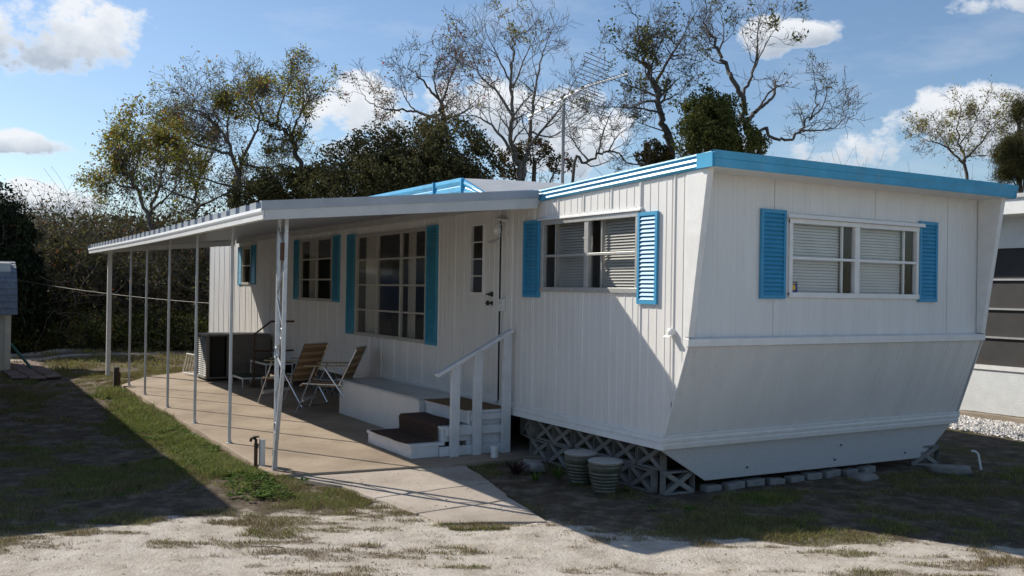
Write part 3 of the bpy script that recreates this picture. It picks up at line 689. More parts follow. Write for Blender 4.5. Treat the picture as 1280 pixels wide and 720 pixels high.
mb = MB(); mb.lathe((-.18, 0, 1.305), [(.035, 0), (.035, -.02), (.03, -.04), (.012, -.05)], 16, axis=1); mb.box(-.215, -.145, -.075, -.005, 1.28, 1.285, rot=('X', .5)); mb.build('vent_cap', M_white, home, smooth=False)
# riveted sheet patch over the near window
mb = MB(); mb.box(-1.98, -.585, -.016, -.008, 2.285, 2.305); mb.box(-.60, -.585, -.015, -.008, 2.305, 2.50)
for k in range(12): mb.lathe((-1.9 + k * .115, -.016, 2.295), [(.005, 0), (.004, -.004)], 8, axis=1)
mb.build('hinge_strip', M_trim, home)
# meter box with conduit by the rear door
mtr = MB(); mtr.box(-10.98, -10.80, -.13, -.008, .50, .76); mtr = mtr.build('meter_box', M_white, home, bevel=.006)
m_ = MB(); m_.tube([(-10.93, -.06, .50), (-10.93, -.06, .03)], .02); m_.tube([(-10.85, -.06, .50), (-10.85, -.06, .03)], .016); m_.build('conduit', M_galv, mtr)
m_ = MB(); m_.tube([(-11.0, -.06, .66), (-11.08, -.08, .62), (-11.12, -.1, .4), (-11.14, -.12, .1)], .022); m_.build('cable', M_iron, mtr)

# ------------------------------------------------------------------ awning
AX0, AX1, AY = -12.95, -2.075, -2.60
def sag(x): return -.018 * math.sin(PI * np.clip((x - AX0) / (AX1 - AX0), 0, 1)) ** 1.2
def azt(x, y): return 2.505 + (2.235 - 2.505) * (y / AY) + sag(x) * (y / AY)
awn = thing('patio_awning', 'white metal patio awning on slender posts along the long side of the home', 'awning', (-7.5, -2.34, .03))
mb = MB(); X = []
x = AX0
while x < AX1 - .01:
    X += [(x, 0), (x + .012, .066), (x + .19, .066), (x + .202, 0)]; x += .325
X.append((AX1, 0)); X = [p for p in X if p[0] <= AX1]
Y = np.linspace(AY - .015, -.014, 6); vs = []
for th in (0, -.004):
    for (x, h) in X:
        for y in Y: vs.append((x, y, azt(x, y) + h + th))
n = len(X); q = len(Y); fs = [(i * q + j, (i + 1) * q + j, (i + 1) * q + j + 1, i * q + j + 1) for i in range(n - 1) for j in range(q - 1)]
fs += [tuple(n * q + k for k in reversed(f)) for f in fs]
for i in range(n - 1): fs += [(i * q, n * q + i * q, n * q + (i + 1) * q, (i + 1) * q)]
mb.add(vs, fs); mb.build('roof_panel', M_awn_fas, awn)
# open rib ends closed with end caps
for i in range(0, n - 3, 4):
    x = X[i][0]; z = azt(x, AY); mb = MB(); mb.box(x + .004, x + .198, AY - .019, AY - .0155, z + .002, z + .067); mb.build('rib_end', M_awn_fas, awn)
mb = MB(); XX = np.linspace(AX0, AX1 + .005, 24)
K = [(0, .003), (-.03, .000), (-.035, -.025), (-.030, -.040), (-.022, -.055), (-.022, -.090), (.0, -.095), (.0, -.088), (-.012, -.084), (-.012, .0)]
vs = [(x, AY + a - .02, azt(x, AY) + b) for x in XX for a, b in K]; q = len(K)
mb.add(vs, [(i * q + j, (i + 1) * q + j, (i + 1) * q + (j + 1) % q, i * q + (j + 1) % q) for i in range(len(XX) - 1) for j in range(q)] + [tuple(range(q)), tuple(range((len(XX) - 1) * q, len(XX) * q))])
mb.build('gutter', M_trim, awn)
# side fascias: a wide lower board and a grey upper flashing
for (xa, s) in ((AX1, 1), (AX0, -1)):
    mb = MB()
    def F(y, z, d): return (xa + s * d, y, azt(xa, y) + z)
    mb.prism([(AY - .03, -.092), (-.06, -.118), (-.06, -.022), (AY - .03, -.012)], lambda a, b, d: F(a, b, d), -.004, .012)
    mb.build('side_board', M_awn, awn)
    mb = MB(); mb.prism([(AY - .056, -.014), (-.052, -.025), (-.052, .050), (AY - .056, .062)], lambda a, b, d: F(a, b, d), .0, .020); mb.prism([(AY - .05, .058), (-.052, .046), (-.052, .050), (AY - .05, .062)], lambda a, b, d: F(a, b, d), -.07, .0)
    mb.build('side_flashing', M_awn_fas, awn)
# header beam over the posts, ledger on the wall
mb = MB()
for a, b in zip(XX[:-1], XX[1:]): 
    za, zb = azt(a, -2.34) - .002, azt(b, -2.34) - .002
    mb.add([(a, -2.36, za - .05), (b, -2.36, zb - .05), (b, -2.36, zb), (a, -2.36, za), (a, -2.32, za - .05), (b, -2.32, zb - .05), (b, -2.32, zb), (a, -2.32, za)], [(0, 1, 2, 3), (7, 6, 5, 4), (0, 4, 5, 1), (3, 2, 6, 7), (0, 3, 7, 4), (1, 5, 6, 2)])
mb.build('header_beam', M_awn, awn)
mb = MB(); mb.box(AX0 + .02, AX1 - .02, -.050, -.015, 2.42, 2.495); mb.build('wall_ledger', M_awn, awn)
for i, px0 in enumerate((-4.18, -5.745, -7.31, -8.94, -10.33)):
    mb = MB(); top = azt(px0, -2.34) - .05
    lean = (.0, .006, -.008, .004, .01)[i]
    mb.tube([(px0, -2.34, .03), (px0 + lean, -2.34, 1.1), (px0, -2.34, top)], .0165, 12)
    mb.lathe((px0, -2.34, .03), [(.034, 0), (.034, .006), (.021, .010), (.021, .03)], 14)
    mb.lathe((px0, -2.34, 1.12 + .06 * i), [(.0175, 0), (.0205, .006), (.0175, .02)], 12)
    mb.build('post', M_post, awn, smooth=False)
mb = MB(); mb.box(-12.70, -12.63, -2.365, -2.295, -.12, azt(-12.66, -2.34) - .05); mb.build('post', M_trim, awn, bevel=.004)
# near double post with zigzag rod
lp = MB()
a0, a1 = np.array((-2.66, -2.33, .03)), np.array((-2.66, -2.33, azt(-2.66, -2.34) - .05)); b0, b1 = np.array((-2.60, -2.36, .02)), np.array((-2.42, -2.34, azt(-2.45, -2.34) - .05))
bm_ = np.array((-2.44, -2.345, .9)); am_ = np.array((-2.65, -2.33, 1.0))
lp.box(-2.676, -2.644, -2.346, -2.314, .03, a1[2]); lp.bar(b0, bm_, .032, .032, up=(0, 1, 0)); lp.bar(bm_, b1, .032, .032, up=(0, 1, 0))
lp = lp.build('lattice_post', M_galv, awn, bevel=.003)
z = .15; mb = MB(); pts = []; k = 0
def legB(z): t = (z - .02) / .88; return b0 + (bm_ - b0) * t if z < .9 else bm_ + (b1 - bm_) * ((z - .9) / (b1[2] - .9))
zz = [(.12, 0), (.34, 1), (.37, 1), (.62, 0), (.66, 0), (.86, 1), (.92, 1), (1.02, 0), (1.06, 0), (1.18, 1), (1.24, 1), (1.5, 0), (1.55, 0), (1.85, 1), (1.9, 1), (2.12, 0)]
for z, s in zz: pts.append((np.array((-2.66, -2.337, z)) if not s else legB(z)) + np.array((.012 if not s else -.012, 0, 0)))
mb.tube(pts, .009, 8)
for z, s in ((.40, 1), (1.04, 0), (1.21, 1), (.16, 0)):
    c = (np.array((-2.63, -2.35, z)) if not s else legB(z) + np.array((-.03, -.01, 0)))
    mb.tube([c + np.array((math.cos(a) * .03, 0, math.sin(a) * .045)) for a in np.linspace(0, 5.6, 12)], .007, 6)
mb.build('zigzag_rod', M_galv, lp)
mb = MB(); mb.box(-2.44, -2.40, -2.385, -2.363, 1.83, 1.98); mb.build('hose_hook', M_rust, lp)

# ------------------------------------------------------------------ screen blocks under the home
def screen_block():
    W_, H_, T_ = .30, .188, .075; m_ = MB(); t = .026
    t = .019; m_.box(0, W_, 0, T_, 0, t * .8); m_.box(0, W_, 0, T_, H_ - t * .8, H_)
    z0, z1 = t * .8 - .008, H_ - t * .8 + .008
    for (A, B, o) in (((.004, z0), (W_ - .004, z1), 0), ((.004, z1), (W_ - .004, z0), .002)): m_.bar((A[0], T_ / 2 + o, A[1]), (B[0], T_ / 2 + o, B[1]), T_ - .008 - o * 2, .040, up=(0, 0, 1))
    m_.box(0, .007, .001, T_ - .001, .014, H_ - .014); m_.box(W_ - .007, W_, .001, T_ - .001, .014, H_ - .014)
    return m_
blk0 = None; GB = 'pierced screen blocks stacked under the home'
def block(x, y, z, rz, label, tilt=0):
    global blk0
    if blk0 is None:
        o = screen_block().build('screen_block', M_block, None, bevel=.004); blk0 = o
    else:
        o = blk0.copy(); COL.objects.link(o)
    o.location = (x, y, z); o.rotation_euler = (tilt, 0, rz); tag(o, label, 'block', GB); return o
r_ = random.Random(3)
LBL1 = 'grey pierced concrete block in the lower course between the steps and the near corner'
LBL2 = 'grey pierced concrete block in the upper course between the steps and the near corner'
for k in range(6):
    block(-2.38 + k * .308, .10 + r_.uniform(-.02, .02), -.012, r_.uniform(-.03, .03), LBL1)
    block(-2.32 + k * .308, .13 + r_.uniform(-.02, .02), .178, r_.uniform(-.03, .03), LBL2)
block(-.41, .14, -.01, 1.52, 'grey pierced concrete block turned to follow the speckled skirt at the near corner')
block(-2.68, .16, .17, -.25, 'grey pierced concrete block standing askew right behind the last handrail post')
block(-.40, 3.17, -.012, 1.25, 'single grey pierced concrete block at the far front corner beside the boulder')
for k in range(14):
    block(-9.0 + k * .308, .10, -.0, 0, 'grey pierced concrete block in the lower course behind the lawn chairs')
    block(-8.9 + k * .308, .12, .19, 0, 'grey pierced concrete block in the upper course behind the lawn chairs')
br0 = None
BL = ['first', 'second', 'third', 'fourth', 'fifth', 'sixth', 'seventh', 'eighth', 'ninth']
for k in range(9):
    y = .62 + k * .235; 
    if br0 is None:
        m_ = MB(); m_.box(-.045, .045, -.10, .10, 0, .06); o = br0 = m_.build('paver_brick', M_brick, None, bevel=.006)
    else: o = br0.copy(); COL.objects.link(o)
    o.location = (-.40 + r_.uniform(-.02, .02), y, -.02); o.rotation_euler = (r_.uniform(-.05, .05), 0, r_.uniform(-.15, .15)); s = r_.uniform(.85, 1.1); o.scale = (1, s * .9, s)
    tag(o, BL[k] + ' pale paver brick from the near corner in the row under the speckled skirt', 'brick', 'paver bricks under the front skirt')
def rock(name, c, s, label, cat, seed, m_=M_block, rz=0):
    import bmesh
    b = bmesh.new(); bmesh.ops.create_icosphere(b, subdivisions=3, radius=1)
    r = np.array([v.co[:] for v in b.verts]); nn = np.array([fbm(np.array(p[0] * 1.6 + seed), np.array(p[1] * 1.6 + p[2] * 1.3), seed, 3) for p in r])
    cr, sr = math.cos(rz), math.sin(rz)
    for v, k in zip(b.verts, nn):
        f = .75 + .55 * k; p = [max(-.8, min(.8, q)) * f for q in v.co]; x, y, z_ = p[0] * s[0], p[1] * s[1], p[2] * s[2]; v.co = (x * cr - y * sr, x * sr + y * cr, z_)
    me = bpy.data.meshes.new(name); b.to_mesh(me); b.free(); me.materials.append(m_); 
    for p in me.polygons: p.use_smooth = True
    return tag(link(name, me, None, c), label, cat)
rock('boulder', (.02, 3.13, .02), (.22, .10, .06), 'long flat grey rock beside the lone screen block at the far front corner', 'rock', 4, rz=.9)
rock('stone', (-.16, 2.2, .0), (.10, .16, .05), 'flat broken slab lying under the middle of the front skirt', 'stone', 8, M_brick)
mb = MB(); mb.tube([(.02, 3.62, -.02), (.0, 3.60, .13), (-.01, 3.585, .15), (-.03, 3.57, .158), (-.045, 3.56, .155)], .011, 10); mb.build('drain_pipe', M_white, None, org=(.0, 3.7, 0)); 
tag(bpy.data.objects['drain_pipe'], 'short bent white plastic pipe sticking out of the grass by the rock', 'pipe')

# ------------------------------------------------------------------ entry steps
stp = thing('entry_steps', 'white wooden entry steps with handrail below the front door', 'steps', (-3.05, -.5, .03))
SX0, SX1 = -3.62, -2.56
mb = MB(); mb.box(SX0, SX1, -1.10, -.74, .135, .165); mb.build('tread', M_wood, stp, bevel=.004)
mb = MB(); mb.box(SX0 + .01, SX1 - .006, -1.085, -.8, .032, .134); mb.build('riser', M_wood, stp, bevel=.003)
mb = MB(); mb.box(SX0 + .1, SX1, -.78, -.44, .285, .312); mb.build('tread', M_wood, stp, bevel=.004)
mb = MB(); mb.box(SX0 + .11, SX1 - .012, -.765, -.5, .166, .284); mb.build('riser', M_wood, stp, bevel=.003)
mb = MB(); mb.box(SX0 + .1, SX1, -.50, -.035, .422, .45); mb.build('landing', M_wood, stp, bevel=.004)
mb = MB(); mb.box(SX0 + .11, SX1 - .016, -.485, -.05, .313, .421); mb.box(SX0 + .11, SX1 - .018, -.499, -.05, .04, .312); mb.build('riser', M_wood, stp, bevel=.003)
for z0, z1, y0 in ((.034, .125, -.80), (.225, .305, -.74), (.36, .418, -.47)):
    mb = MB(); mb.box(SX1 - .004, SX1 + .018, y0, -.04, z0, z1); mb.build('side_board', M_wood, stp, bevel=.002)
rail_z = lambda y: .80 + (y + .86) / .80 * .41
for y in (-.66, -.42, -.10):
    mb = MB(); mb.box(SX1 + .020, SX1 + .058, y - .045, y + .045, .03, rail_z(y) - .012); mb.build('rail_post', M_wood, stp, bevel=.003)
mb = MB(); mb.bar((SX1 + .04, -.86, rail_z(-.86)), (SX1 + .04, -.045, rail_z(-.045)), .075, .035); mb.build('handrail', M_wood, stp, bevel=.006)
# carpet runner draped over the two lower steps
mb = MB(); cx0, cx1 = SX0 + .14, SX1 - .07
path = [(-1.12, .166), (-1.10, .172), (-.80, .172), (-.792, .20), (-.80, .305), (-.785, .322), (-.52, .320)]
m2 = MB(); n = 15; us = np.linspace(cx0, cx1, n); vs = []
for u in us:
    for i, (y, z) in enumerate(path): vs.append((u + (.02 if i > 3 else 0) * (1 if u > (cx0 + cx1) / 2 else -1) * 0, y + .004 * math.sin(u * 9), z + .003 * math.sin(u * 14 + i)))
q = len(path); m2.add(vs, [(i * q + j, (i + 1) * q + j, (i + 1) * q + j + 1, i * q + j + 1) for i in range(n - 1) for j in range(q - 1)])
o = m2.build('carpet_runner', M_carpet, None, org=(-3.05, -.9, .17)); sm = o.modifiers.new('s', 'SOLIDIFY'); sm.thickness = .009; sm.offset = 1
tag(o, 'dark brown carpet runner draped over the two lower entry steps', 'carpet')
mb = MB(); mb.box(SX0 + .12, SX1 - .01, -.515, -.05, .451, .461); tag(mb.build('door_mat', M_mat, None, org=(-3, -.3, .45), bevel=.004), 'flat tan doormat covering the top landing by the door', 'mat')
# long white box
bxr = thing('storage_bench', 'long low white box bench against the wall left of the entry steps', 'bench', (-4.75, -.3, .03))
mb = MB(); mb.box(-5.90, SX0 + .06, -.545, -.04, .032, .446); mb.build('box_body', M_white, bxr, bevel=.004)
mb = MB(); mb.box(-5.925, SX0 + .075, -.57, -.035, .447, .468); mb.build('lid', mat('grey_bench_top', (.50, .52, .53), rough=.4, var=.08), bxr, bevel=.004)

# ------------------------------------------------------------------ pots and bits by the wall
def pot(x, y, label):
    t = thing('ribbed_pot', label, 'plant pot', (x, y, -.01), 'green ribbed pots beside the screen blocks'); m_ = MB(); pr = [(.085, 0), (.092, .01)]
    for k in range(6): z = .02 + k * .027; r = .096 + k * .006; pr += [(r, z), (r + .006, z + .008), (r + .006, z + .016), (r, z + .024)]
    pr += [(.130, .186), (.136, .20), (.138, .235), (.132, .245), (.118, .246), (.115, .22)]
    m_.lathe((x, y, -.01), pr, 32); m_.build('pot_body', M_pot, t, smooth=True)
    m_ = MB(); m_.lathe((x + .004, y, .238), [(.122, -.01), (.138, .006), (.143, .016), (.134, .024), (.02, .026)], 32); m_.build('saucer_lid', M_lid, t); return t
pot(-1.10, -.20, 'green ribbed pot capped with a dish, the one farther from the camera'); pot(-.70, -.24, 'green ribbed pot capped with a dish, the nearer and taller looking one')
rock('concrete_chunk', (-1.70, -.30, .05), (.16, .10, .06), 'broken white concrete chunk lying in the weeds beside the steps', 'concrete', 12, M_brick)
mb = MB(); mb.tube([(-2.33, -.33, -.02), (-2.33, -.33, .10)], .035, 14); mb.lathe((-2.33, -.33, .1), [(.042, 0), (.042, .025), (.03, .035)], 14); mb.build('pipe_stub', M_white, None, org=(-2.33, -.33, 0))
tag(bpy.data.objects['pipe_stub'], 'short capped white pipe stub next to the last handrail post', 'pipe')

def leaves_arr(C_, s0, s1, rng, asp=.5, up=0.0):
    n = len(C_); d = rng.normal(size=(n, 3)); d[:, 2] += up; d /= np.linalg.norm(d, axis=1)[:, None]; e = rng.normal(size=(n, 3)); e -= d * (e * d).sum(1)[:, None]; e /= np.linalg.norm(e, axis=1)[:, None]
    s = rng.uniform(s0, s1, (n, 1)); V = np.stack([C_ - d * s, C_ + e * s * asp - d * s * .1, C_ + d * s, C_ - e * s * asp - d * s * .1], 1).reshape(-1, 3)
    return V, np.arange(4 * n).reshape(n, 4)
def clump_plant(name, c, r, h, nblade, m_, label, cat, seed, wd=.012):
    rng = np.random.default_rng(seed); m2 = MB()
    for k in range(nblade):
        a = rng.uniform(0, 2 * PI); l = h * rng.uniform(.6, 1.1); o = rng.uniform(.2, 1) * r; w_ = wd * rng.uniform(.7, 1.3)
        pts = []; 
        for t in np.linspace(0, 1, 5): pts.append(np.array((c[0] + math.cos(a) * (o * t * 1.2 + .01), c[1] + math.sin(a) * (o * t * 1.2 + .01), c[2] + l * (t - .45 * t * t))))
        sdv = np.array((-math.sin(a), math.cos(a), 0)) * w_; vs = []
        for i, p in enumerate(pts): f = (1 - (i / 4) ** 2) * .9 + .1; vs += [p - sdv * f, p + sdv * f]
        m2.add(vs, [(2 * i, 2 * i + 1, 2 * i + 3, 2 * i + 2) for i in range(4)])
    return tag(m2.build(name, m_, None, org=c), label, cat)
clump_plant('bromeliad', (-1.62, -.52, 0), .15, .2, 16, leaf_mat('purple_leaf', (.03, .012, .015), (.06, .03, .03), .1), 'dark purple strappy plant beside the broken concrete chunk', 'plant', 2, .018)
clump_plant('weed_tuft', (-1.33, -.50, 0), .10, .16, 18, M_weed, 'small bright green weed between the purple plant and the pots', 'plant', 3, .008)
clump_plant('weed_clump', (-.92, -.12, 0), .14, .25, 26, M_weed, 'green weeds growing up between the two ribbed pots', 'plant', 4, .01)
clump_plant('weed_tuft', (-1.32, -.28, 0), .15, .22, 20, M_weed, 'thin arching weed just left of the farther ribbed pot', 'plant', 5, .006)

# spigot and stub posts at the slab's edge
sp = thing('garden_spigot', 'rusty garden spigot strapped to a short white pipe at the patio edge', 'spigot', (-2.90, -2.40, 0))
mb = MB(); mb.box(-2.885, -2.84, -2.41, -2.365, -.05, .26); mb.build('support_post', M_post, sp, bevel=.004)
mb = MB(); mb.tube([(-2.91, -2.43, -.05), (-2.91, -2.43, .22)], .017, 10); mb.build('riser_pipe', M_rust, sp)
mb = MB(); mb.tube([(-2.91, -2.43, .20), (-2.91, -2.43, .25), (-2.92, -2.445, .268), (-2.935, -2.465, .262), (-2.94, -2.47, .235)], .013, 10); mb.lathe((-2.91, -2.43, .268), [(.006, 0), (.03, .006), (.03, .014), (.006, .018)], 12); mb.tube([(-2.91, -2.43, .16), (-2.875, -2.43, .17), (-2.87, -2.42, .22)], .007, 8); mb.build('tap', M_iron, sp)
sp2 = thing('wooden_stub', 'short dark weathered wooden stub at the far corner of the patio', 'post', (-10.38, -2.5, 0))
mb = MB(); mb.box(-10.43, -10.35, -2.56, -2.48, -.1, .32, rot=('Y', .05)); mb.build('post', mat('weathered_wood', (.10, .08, .06), rough=.9, var=.3, scale=12, bump=.6), sp2, bevel=.004)
mb = MB(); mb.box(-10.335, -10.31, -2.53, -2.47, -.1, .24); mb.build('stake', M_rust, sp2)

# ------------------------------------------------------------------ lawn chairs
def chair(c, az, label):
    t = thing('lawn_chair', label, 'lawn chair', (0, 0, 0), 'folding lawn chairs on the patio')
    W_ = .50; hw = W_ / 2
    # local: +x forward
    B0, B1 = np.array((-.20, .34)), np.array((-.42, .82))
    m_ = MB()     # back: woven straps as a gently bowed sheet
    n = 12; vs = []
    for i in range(n + 1):
        tt = i / n; p = B0 + (B1 - B0) * tt; bow = -.03 * math.sin(PI * tt)
        for j in range(9): y = -hw + .012 + (W_ - .024) * j / 8; vs.append((p[0] + bow * (1 - (abs(j - 4) / 4) ** 2) + .0045 * ((i % 2) * 2 - 1), y, p[1] + .0))
    m_.add(vs, [(i * 9 + j, i * 9 + j + 1, (i + 1) * 9 + j + 1, (i + 1) * 9 + j) for i in range(n) for j in range(8)])
    o = m_.build('backrest', M_web, t); s = o.modifiers.new('s', 'SOLIDIFY'); s.thickness = .008
    m_ = MB(); vs = []; sp_ = [(-.20, .345), (-.10, .335), (.05, .34), (.18, .36), (.25, .365), (.29, .35), (.30, .325)]
    for (x, z) in sp_:
        for j in range(9): y = -hw + .012 + (W_ - .024) * j / 8; vs.append((x, y, z - .02 * (1 - (abs(j - 4) / 4) ** 2)))
    m_.add(vs, [(i * 9 + j, i * 9 + j + 1, (i + 1) * 9 + j + 1, (i + 1) * 9 + j) for i in range(len(sp_) - 1) for j in range(8)])
    o = m_.build('seat', M_web, t); s = o.modifiers.new('s', 'SOLIDIFY'); s.thickness = .008
    m_ = MB(); m_.tube([(B0[0], -hw, B0[1]), (B1[0], -hw, B1[1] - .02), (B1[0], -hw + .03, B1[1]), (B1[0], hw - .03, B1[1]), (B1[0], hw, B1[1] - .02), (B0[0], hw, B0[1])], .011, 8); m_.build('back_frame', M_chrome, t)
    m_ = MB(); m_.tube([(-.24, -hw, .35), (.26, -hw, .36), (.30, -hw + .03, .335), (.30, hw - .03, .335), (.26, hw, .36), (-.24, hw, .35)], .011, 8); m_.build('seat_frame', M_chrome, t)
    for sy in (-1, 1):
        y = sy * (hw + .018)
        m_ = MB(); m_.tube([(.10, y, .57), (.33, y, .0)], .011, 8); m_.build('front_leg', M_chrome, t)
        m_ = MB(); m_.tube([(-.02, y, .56), (-.42, y, .0)], .011, 8); m_.build('rear_leg', M_chrome, t)
        m_ = MB(); m_.prism([(-.30, -.022), (-.30, .022), (.12, .03), (.22, .026), (.24, 0), (.22, -.026), (.12, -.03)], lambda a, b, d: (a, y + b, d + .575 + (.012 if a < 0 else 0)), 0, .016); m_.build('armrest', M_arm, t, bevel=.004)
    m_ = MB(); m_.box(.245, .27, -hw - .018, hw + .018, .13, .175, rot=('Y', .38)); m_.build('stretcher', M_white, t)
    m_ = MB(); m_.tube([(-.42, -hw - .018, .012), (-.42, hw + .018, .012)], .010, 8); m_.build('rear_bar', M_chrome, t)
    t.location = (*c, .042); t.rotation_euler = (0, 0, math.radians(az)); return t
chair((-7.06, -.80), 212, 'tan webbed folding lawn chair facing left, standing nearer the rear steps')
chair((-6.14, -.60), 234, 'tan webbed folding lawn chair seen edge-on right beside the white box bench')

# ------------------------------------------------------------------ rear steps with rail
rs = thing('rear_steps', 'metal rear steps with green turf carpet and a grey pipe railing', 'steps', (-9.6, -.4, .03))
for (x0, x1, y0, y1, z) in ((-9.98, -9.30, -.86, -.52, .19), (-10.2, -9.3, -.50, -.04, .40)):
    m_ = MB(); m_.box(x0, x1, y0, y1, z - .03, z); pl = m_.build('platform', M_white, rs, bevel=.003)
    m_ = MB(); m_.box(x0 + .01, x1 - .01, y0 + .01, y1 - .01, z + .001, z + .010); m_.build('turf_cover', M_green, pl)
    for sx in (x0 + .02, x1 - .02):
        for sy in (y0 + .02, y1 - .02): m_ = MB(); m_.tube([(sx, sy, .03), (sx, sy, z - .03)], .013, 8); m_.build('leg', M_galv, rs)
m_ = MB(); m_.tube([(-9.30, -.68, .03), (-9.30, -.68, .86), (-9.30, -.42, 1.06), (-9.30, -.05, 1.06)], .016, 8); m_.tube([(-9.30, -.68, .60), (-9.30, -.05, .60)], .014, 8); m_.build('railing', M_rust, rs)

# ------------------------------------------------------------------ air-conditioner cabinet
ac = thing('air_conditioner', 'large beige air conditioner cabinet with louvered side and dark coil opening', 'air conditioner', (-10.85, -.6, .03))
ax0, ax1, ay0, ay1, az0, az1 = -11.22, -10.52, -1.12, -.06, .07, .80
m_ = MB(); m_.box(ax0, ax1, ay0, ay1, az1 - .03, az1 + .002); m_.box(ax0, ax1, ay0, ay1, az0, az0 + .03)
for (x, y) in ((ax0, ay0), (ax1 - .05, ay0), (ax0, ay1 - .05), (ax1 - .05, ay1 - .05)): m_.box(x, x + .05, y, y + .05, az0 + .03, az1 - .03)
m_.box(ax1 - .03, ax1 - .006, ay0 + .33, ay1 - .05, az0 + .03, az1 - .03); m_.box(ax0 + .05, ax1 - .05, ay1 - .02, ay1 - .004, az0 + .03, az1 - .03)
m_.build('cabinet', M_acs, ac, bevel=.004)
m_ = MB(); z = az0 + .04
while z < az1 - .04: m_.add([(ax0 + .05, ay0 + .004, z), (ax1 - .05, ay0 + .004, z), (ax1 - .05, ay0 + .030, z + .018), (ax0 + .05, ay0 + .030, z + .018)], [(0, 1, 2, 3)]); z += .034
for x in (ax0 + .28, ax0 + .42): m_.box(x, x + .012, ay0 + .001, ay0 + .006, az0 + .03, az1 - .03)
m_.build('louver', M_acl, ac)
m_ = MB(); m_.box(ax0 + .03, ax0 + .05, ay0 + .05, ay1 - .05, az0 + .03, az1 - .03); m_.box(ax0 + .05, ax1 - .06, ay0 + .04, ay0 + .05, az0 + .03, az1 - .03); m_.box(ax1 - .16, ax1 - .10, ay0 + .06, ay0 + .32, az0 + .03, az1 - .03)
m_.build('coil', M_dark, ac)
m_ = MB(); m_.box(ax0 + .02, ax1 + .0, ay0 - .006, ay0 + .0, az1 - .028, az1); m_.box(ax0 + .0, ax0 + .03, ay0 - .006, ay0, az0, az1 - .03); m_.box(ax0 + .03, ax1 - .0, ay0 - .006, ay0, az0, az0 + .03); m_.build('edge_frame', M_acl, ac)
for (x, y) in ((ax0 + .05, ay0 + .05), (ax1 - .05, ay0 + .05), (ax0 + .05, ay1 - .05), (ax1 - .05, ay1 - .05)):
    m_ = MB(); m_.box(x - .03, x + .03, y - .03, y + .03, .032, az0); m_.build('foot', M_iron, ac)
rk = thing('wire_rack', 'small white wire rack leaning on the far side of the air conditioner', 'rack', (-11.8, -1.15, .03))
A = np.array((-11.95, -1.20, .07)); U = np.array((.62, .10, -.0)); Vv = np.array((.22, .02, .34))
m_ = MB(); m_.tube([A, A + U, A + U + Vv, A + Vv, A], .014, 8); m_.build('rack_frame', M_white, rk)
for k in range(1, 5): m_ = MB(); m_.tube([A + U * k / 5, A + U * k / 5 + Vv], .009, 6); m_.build('rack_bar', M_white, rk)

# ------------------------------------------------------------------ antenna
M_ant = mat('dull_antenna_metal', (.20, .20, .20), rough=.5, metal=.4)
an = thing('tv_antenna', 'rooftop television antenna with toothed boom on a thin mast', 'antenna', tuple(at(703, 216, 14.2)))
DA = 14.2; m0 = at(703, 222, DA); m0[2] = 2.45; m1 = at(705, 118, DA)
m_ = MB(); m_.tube([m0, m1], .024, 8); m_.build('mast', M_ant, an)
m_ = MB(); m_.tube([(m0[0], m0[1], 2.80), (m0[0], m0[1], 2.84)], .035, 10); m_.build('mast_clamp', M_iron, an)
bA = at(660, 146, 14.5); bB = at(735, 107, 13.9); bd = (bB - bA) / np.linalg.norm(bB - bA); el = np.cross(bd, (0, 0, 1)); el /= np.linalg.norm(el)
m_ = MB(); m_.tube([bA, bB], .016, 6); m_.build('boom', M_chrome, an)
m_ = MB(); m_.tube([bA + np.array((0, 0, -.05)), bB + np.array((0, 0, -.08))], .008, 6); m_.build('boom_brace', M_galv, an)
rg = random.Random(4)
for k in range(11):
    t = k / 10; p = bA + (bB - bA) * t; l = .66 - .25 * t + rg.uniform(-.03, .03)
    m_ = MB(); m_.tube([p - el * l + np.array((0, 0, rg.uniform(-.02, .02))), p, p + el * l], .006, 5); m_.build('element', M_ant, an)
for k in range(6):
    p = bA + (bB - bA) * (k + .5) / 6; m_ = MB(); m_.box(p[0] - .02, p[0] + .02, p[1] - .02, p[1] + .02, p[2] - .01, p[2] + .035); m_.build('insulator', M_leafG, an)
tips = [at(785, 92, 13.4), at(752, 68, 14.0), at(746, 146, 14.0)]
for ti, tp in enumerate(tips):
    m_ = MB(); m_.tube([bB, tp], .013 if ti == 0 else .009, 6); m_.build('reflector_arm', M_chrome if ti == 0 else M_galv, an)
    nl = 13 if ti == 0 else 8
    for k in range(1, nl):
        p = bB + (tp - bB) * k / nl; l = .10 if ti == 0 else .42
        m_ = MB(); m_.tube([p - el * l, p + el * l], .006, 5); m_.build('reflector_rod', M_ant, an)

# ------------------------------------------------------------------ neighbour house on the right
h2 = thing('neighbour_house', 'white neighbouring house with a dark screened porch and grey shingle roof', 'house', (2, 10, 0))
hx0, hx1 = -6.0, 1.6
mb = MB(); mb.box(hx0, hx1, 7.8, 7.95, -.05, .60); mb.box(hx0, hx1, 7.8, 7.95, 2.30, 2.78); mb.box(hx0, hx0 + .15, 7.95, 14, -.05, 2.78); mb.box(hx1 - .15, hx1, 7.95, 14, -.05, 2.78); mb.box(hx0, hx1, 13.9, 14, -.05, 2.78)
mb.build('wall', M_h2, h2)
mb = MB(); mb.box(hx0, hx1, 7.78, 7.97, .601, .66); mb.build('sill', M_trim, h2)
mb = MB(); mb.box(hx0 + .15, hx1 - .15, 7.86, 7.865, .66, 2.30); mb.build('screen', M_screen, h2)
for z in (1.055, 1.455, 1.865): mb = MB(); mb.box(hx0, hx1, 7.83, 7.858, z - .013, z + .013); mb.build('screen_rail', M_alu, h2)
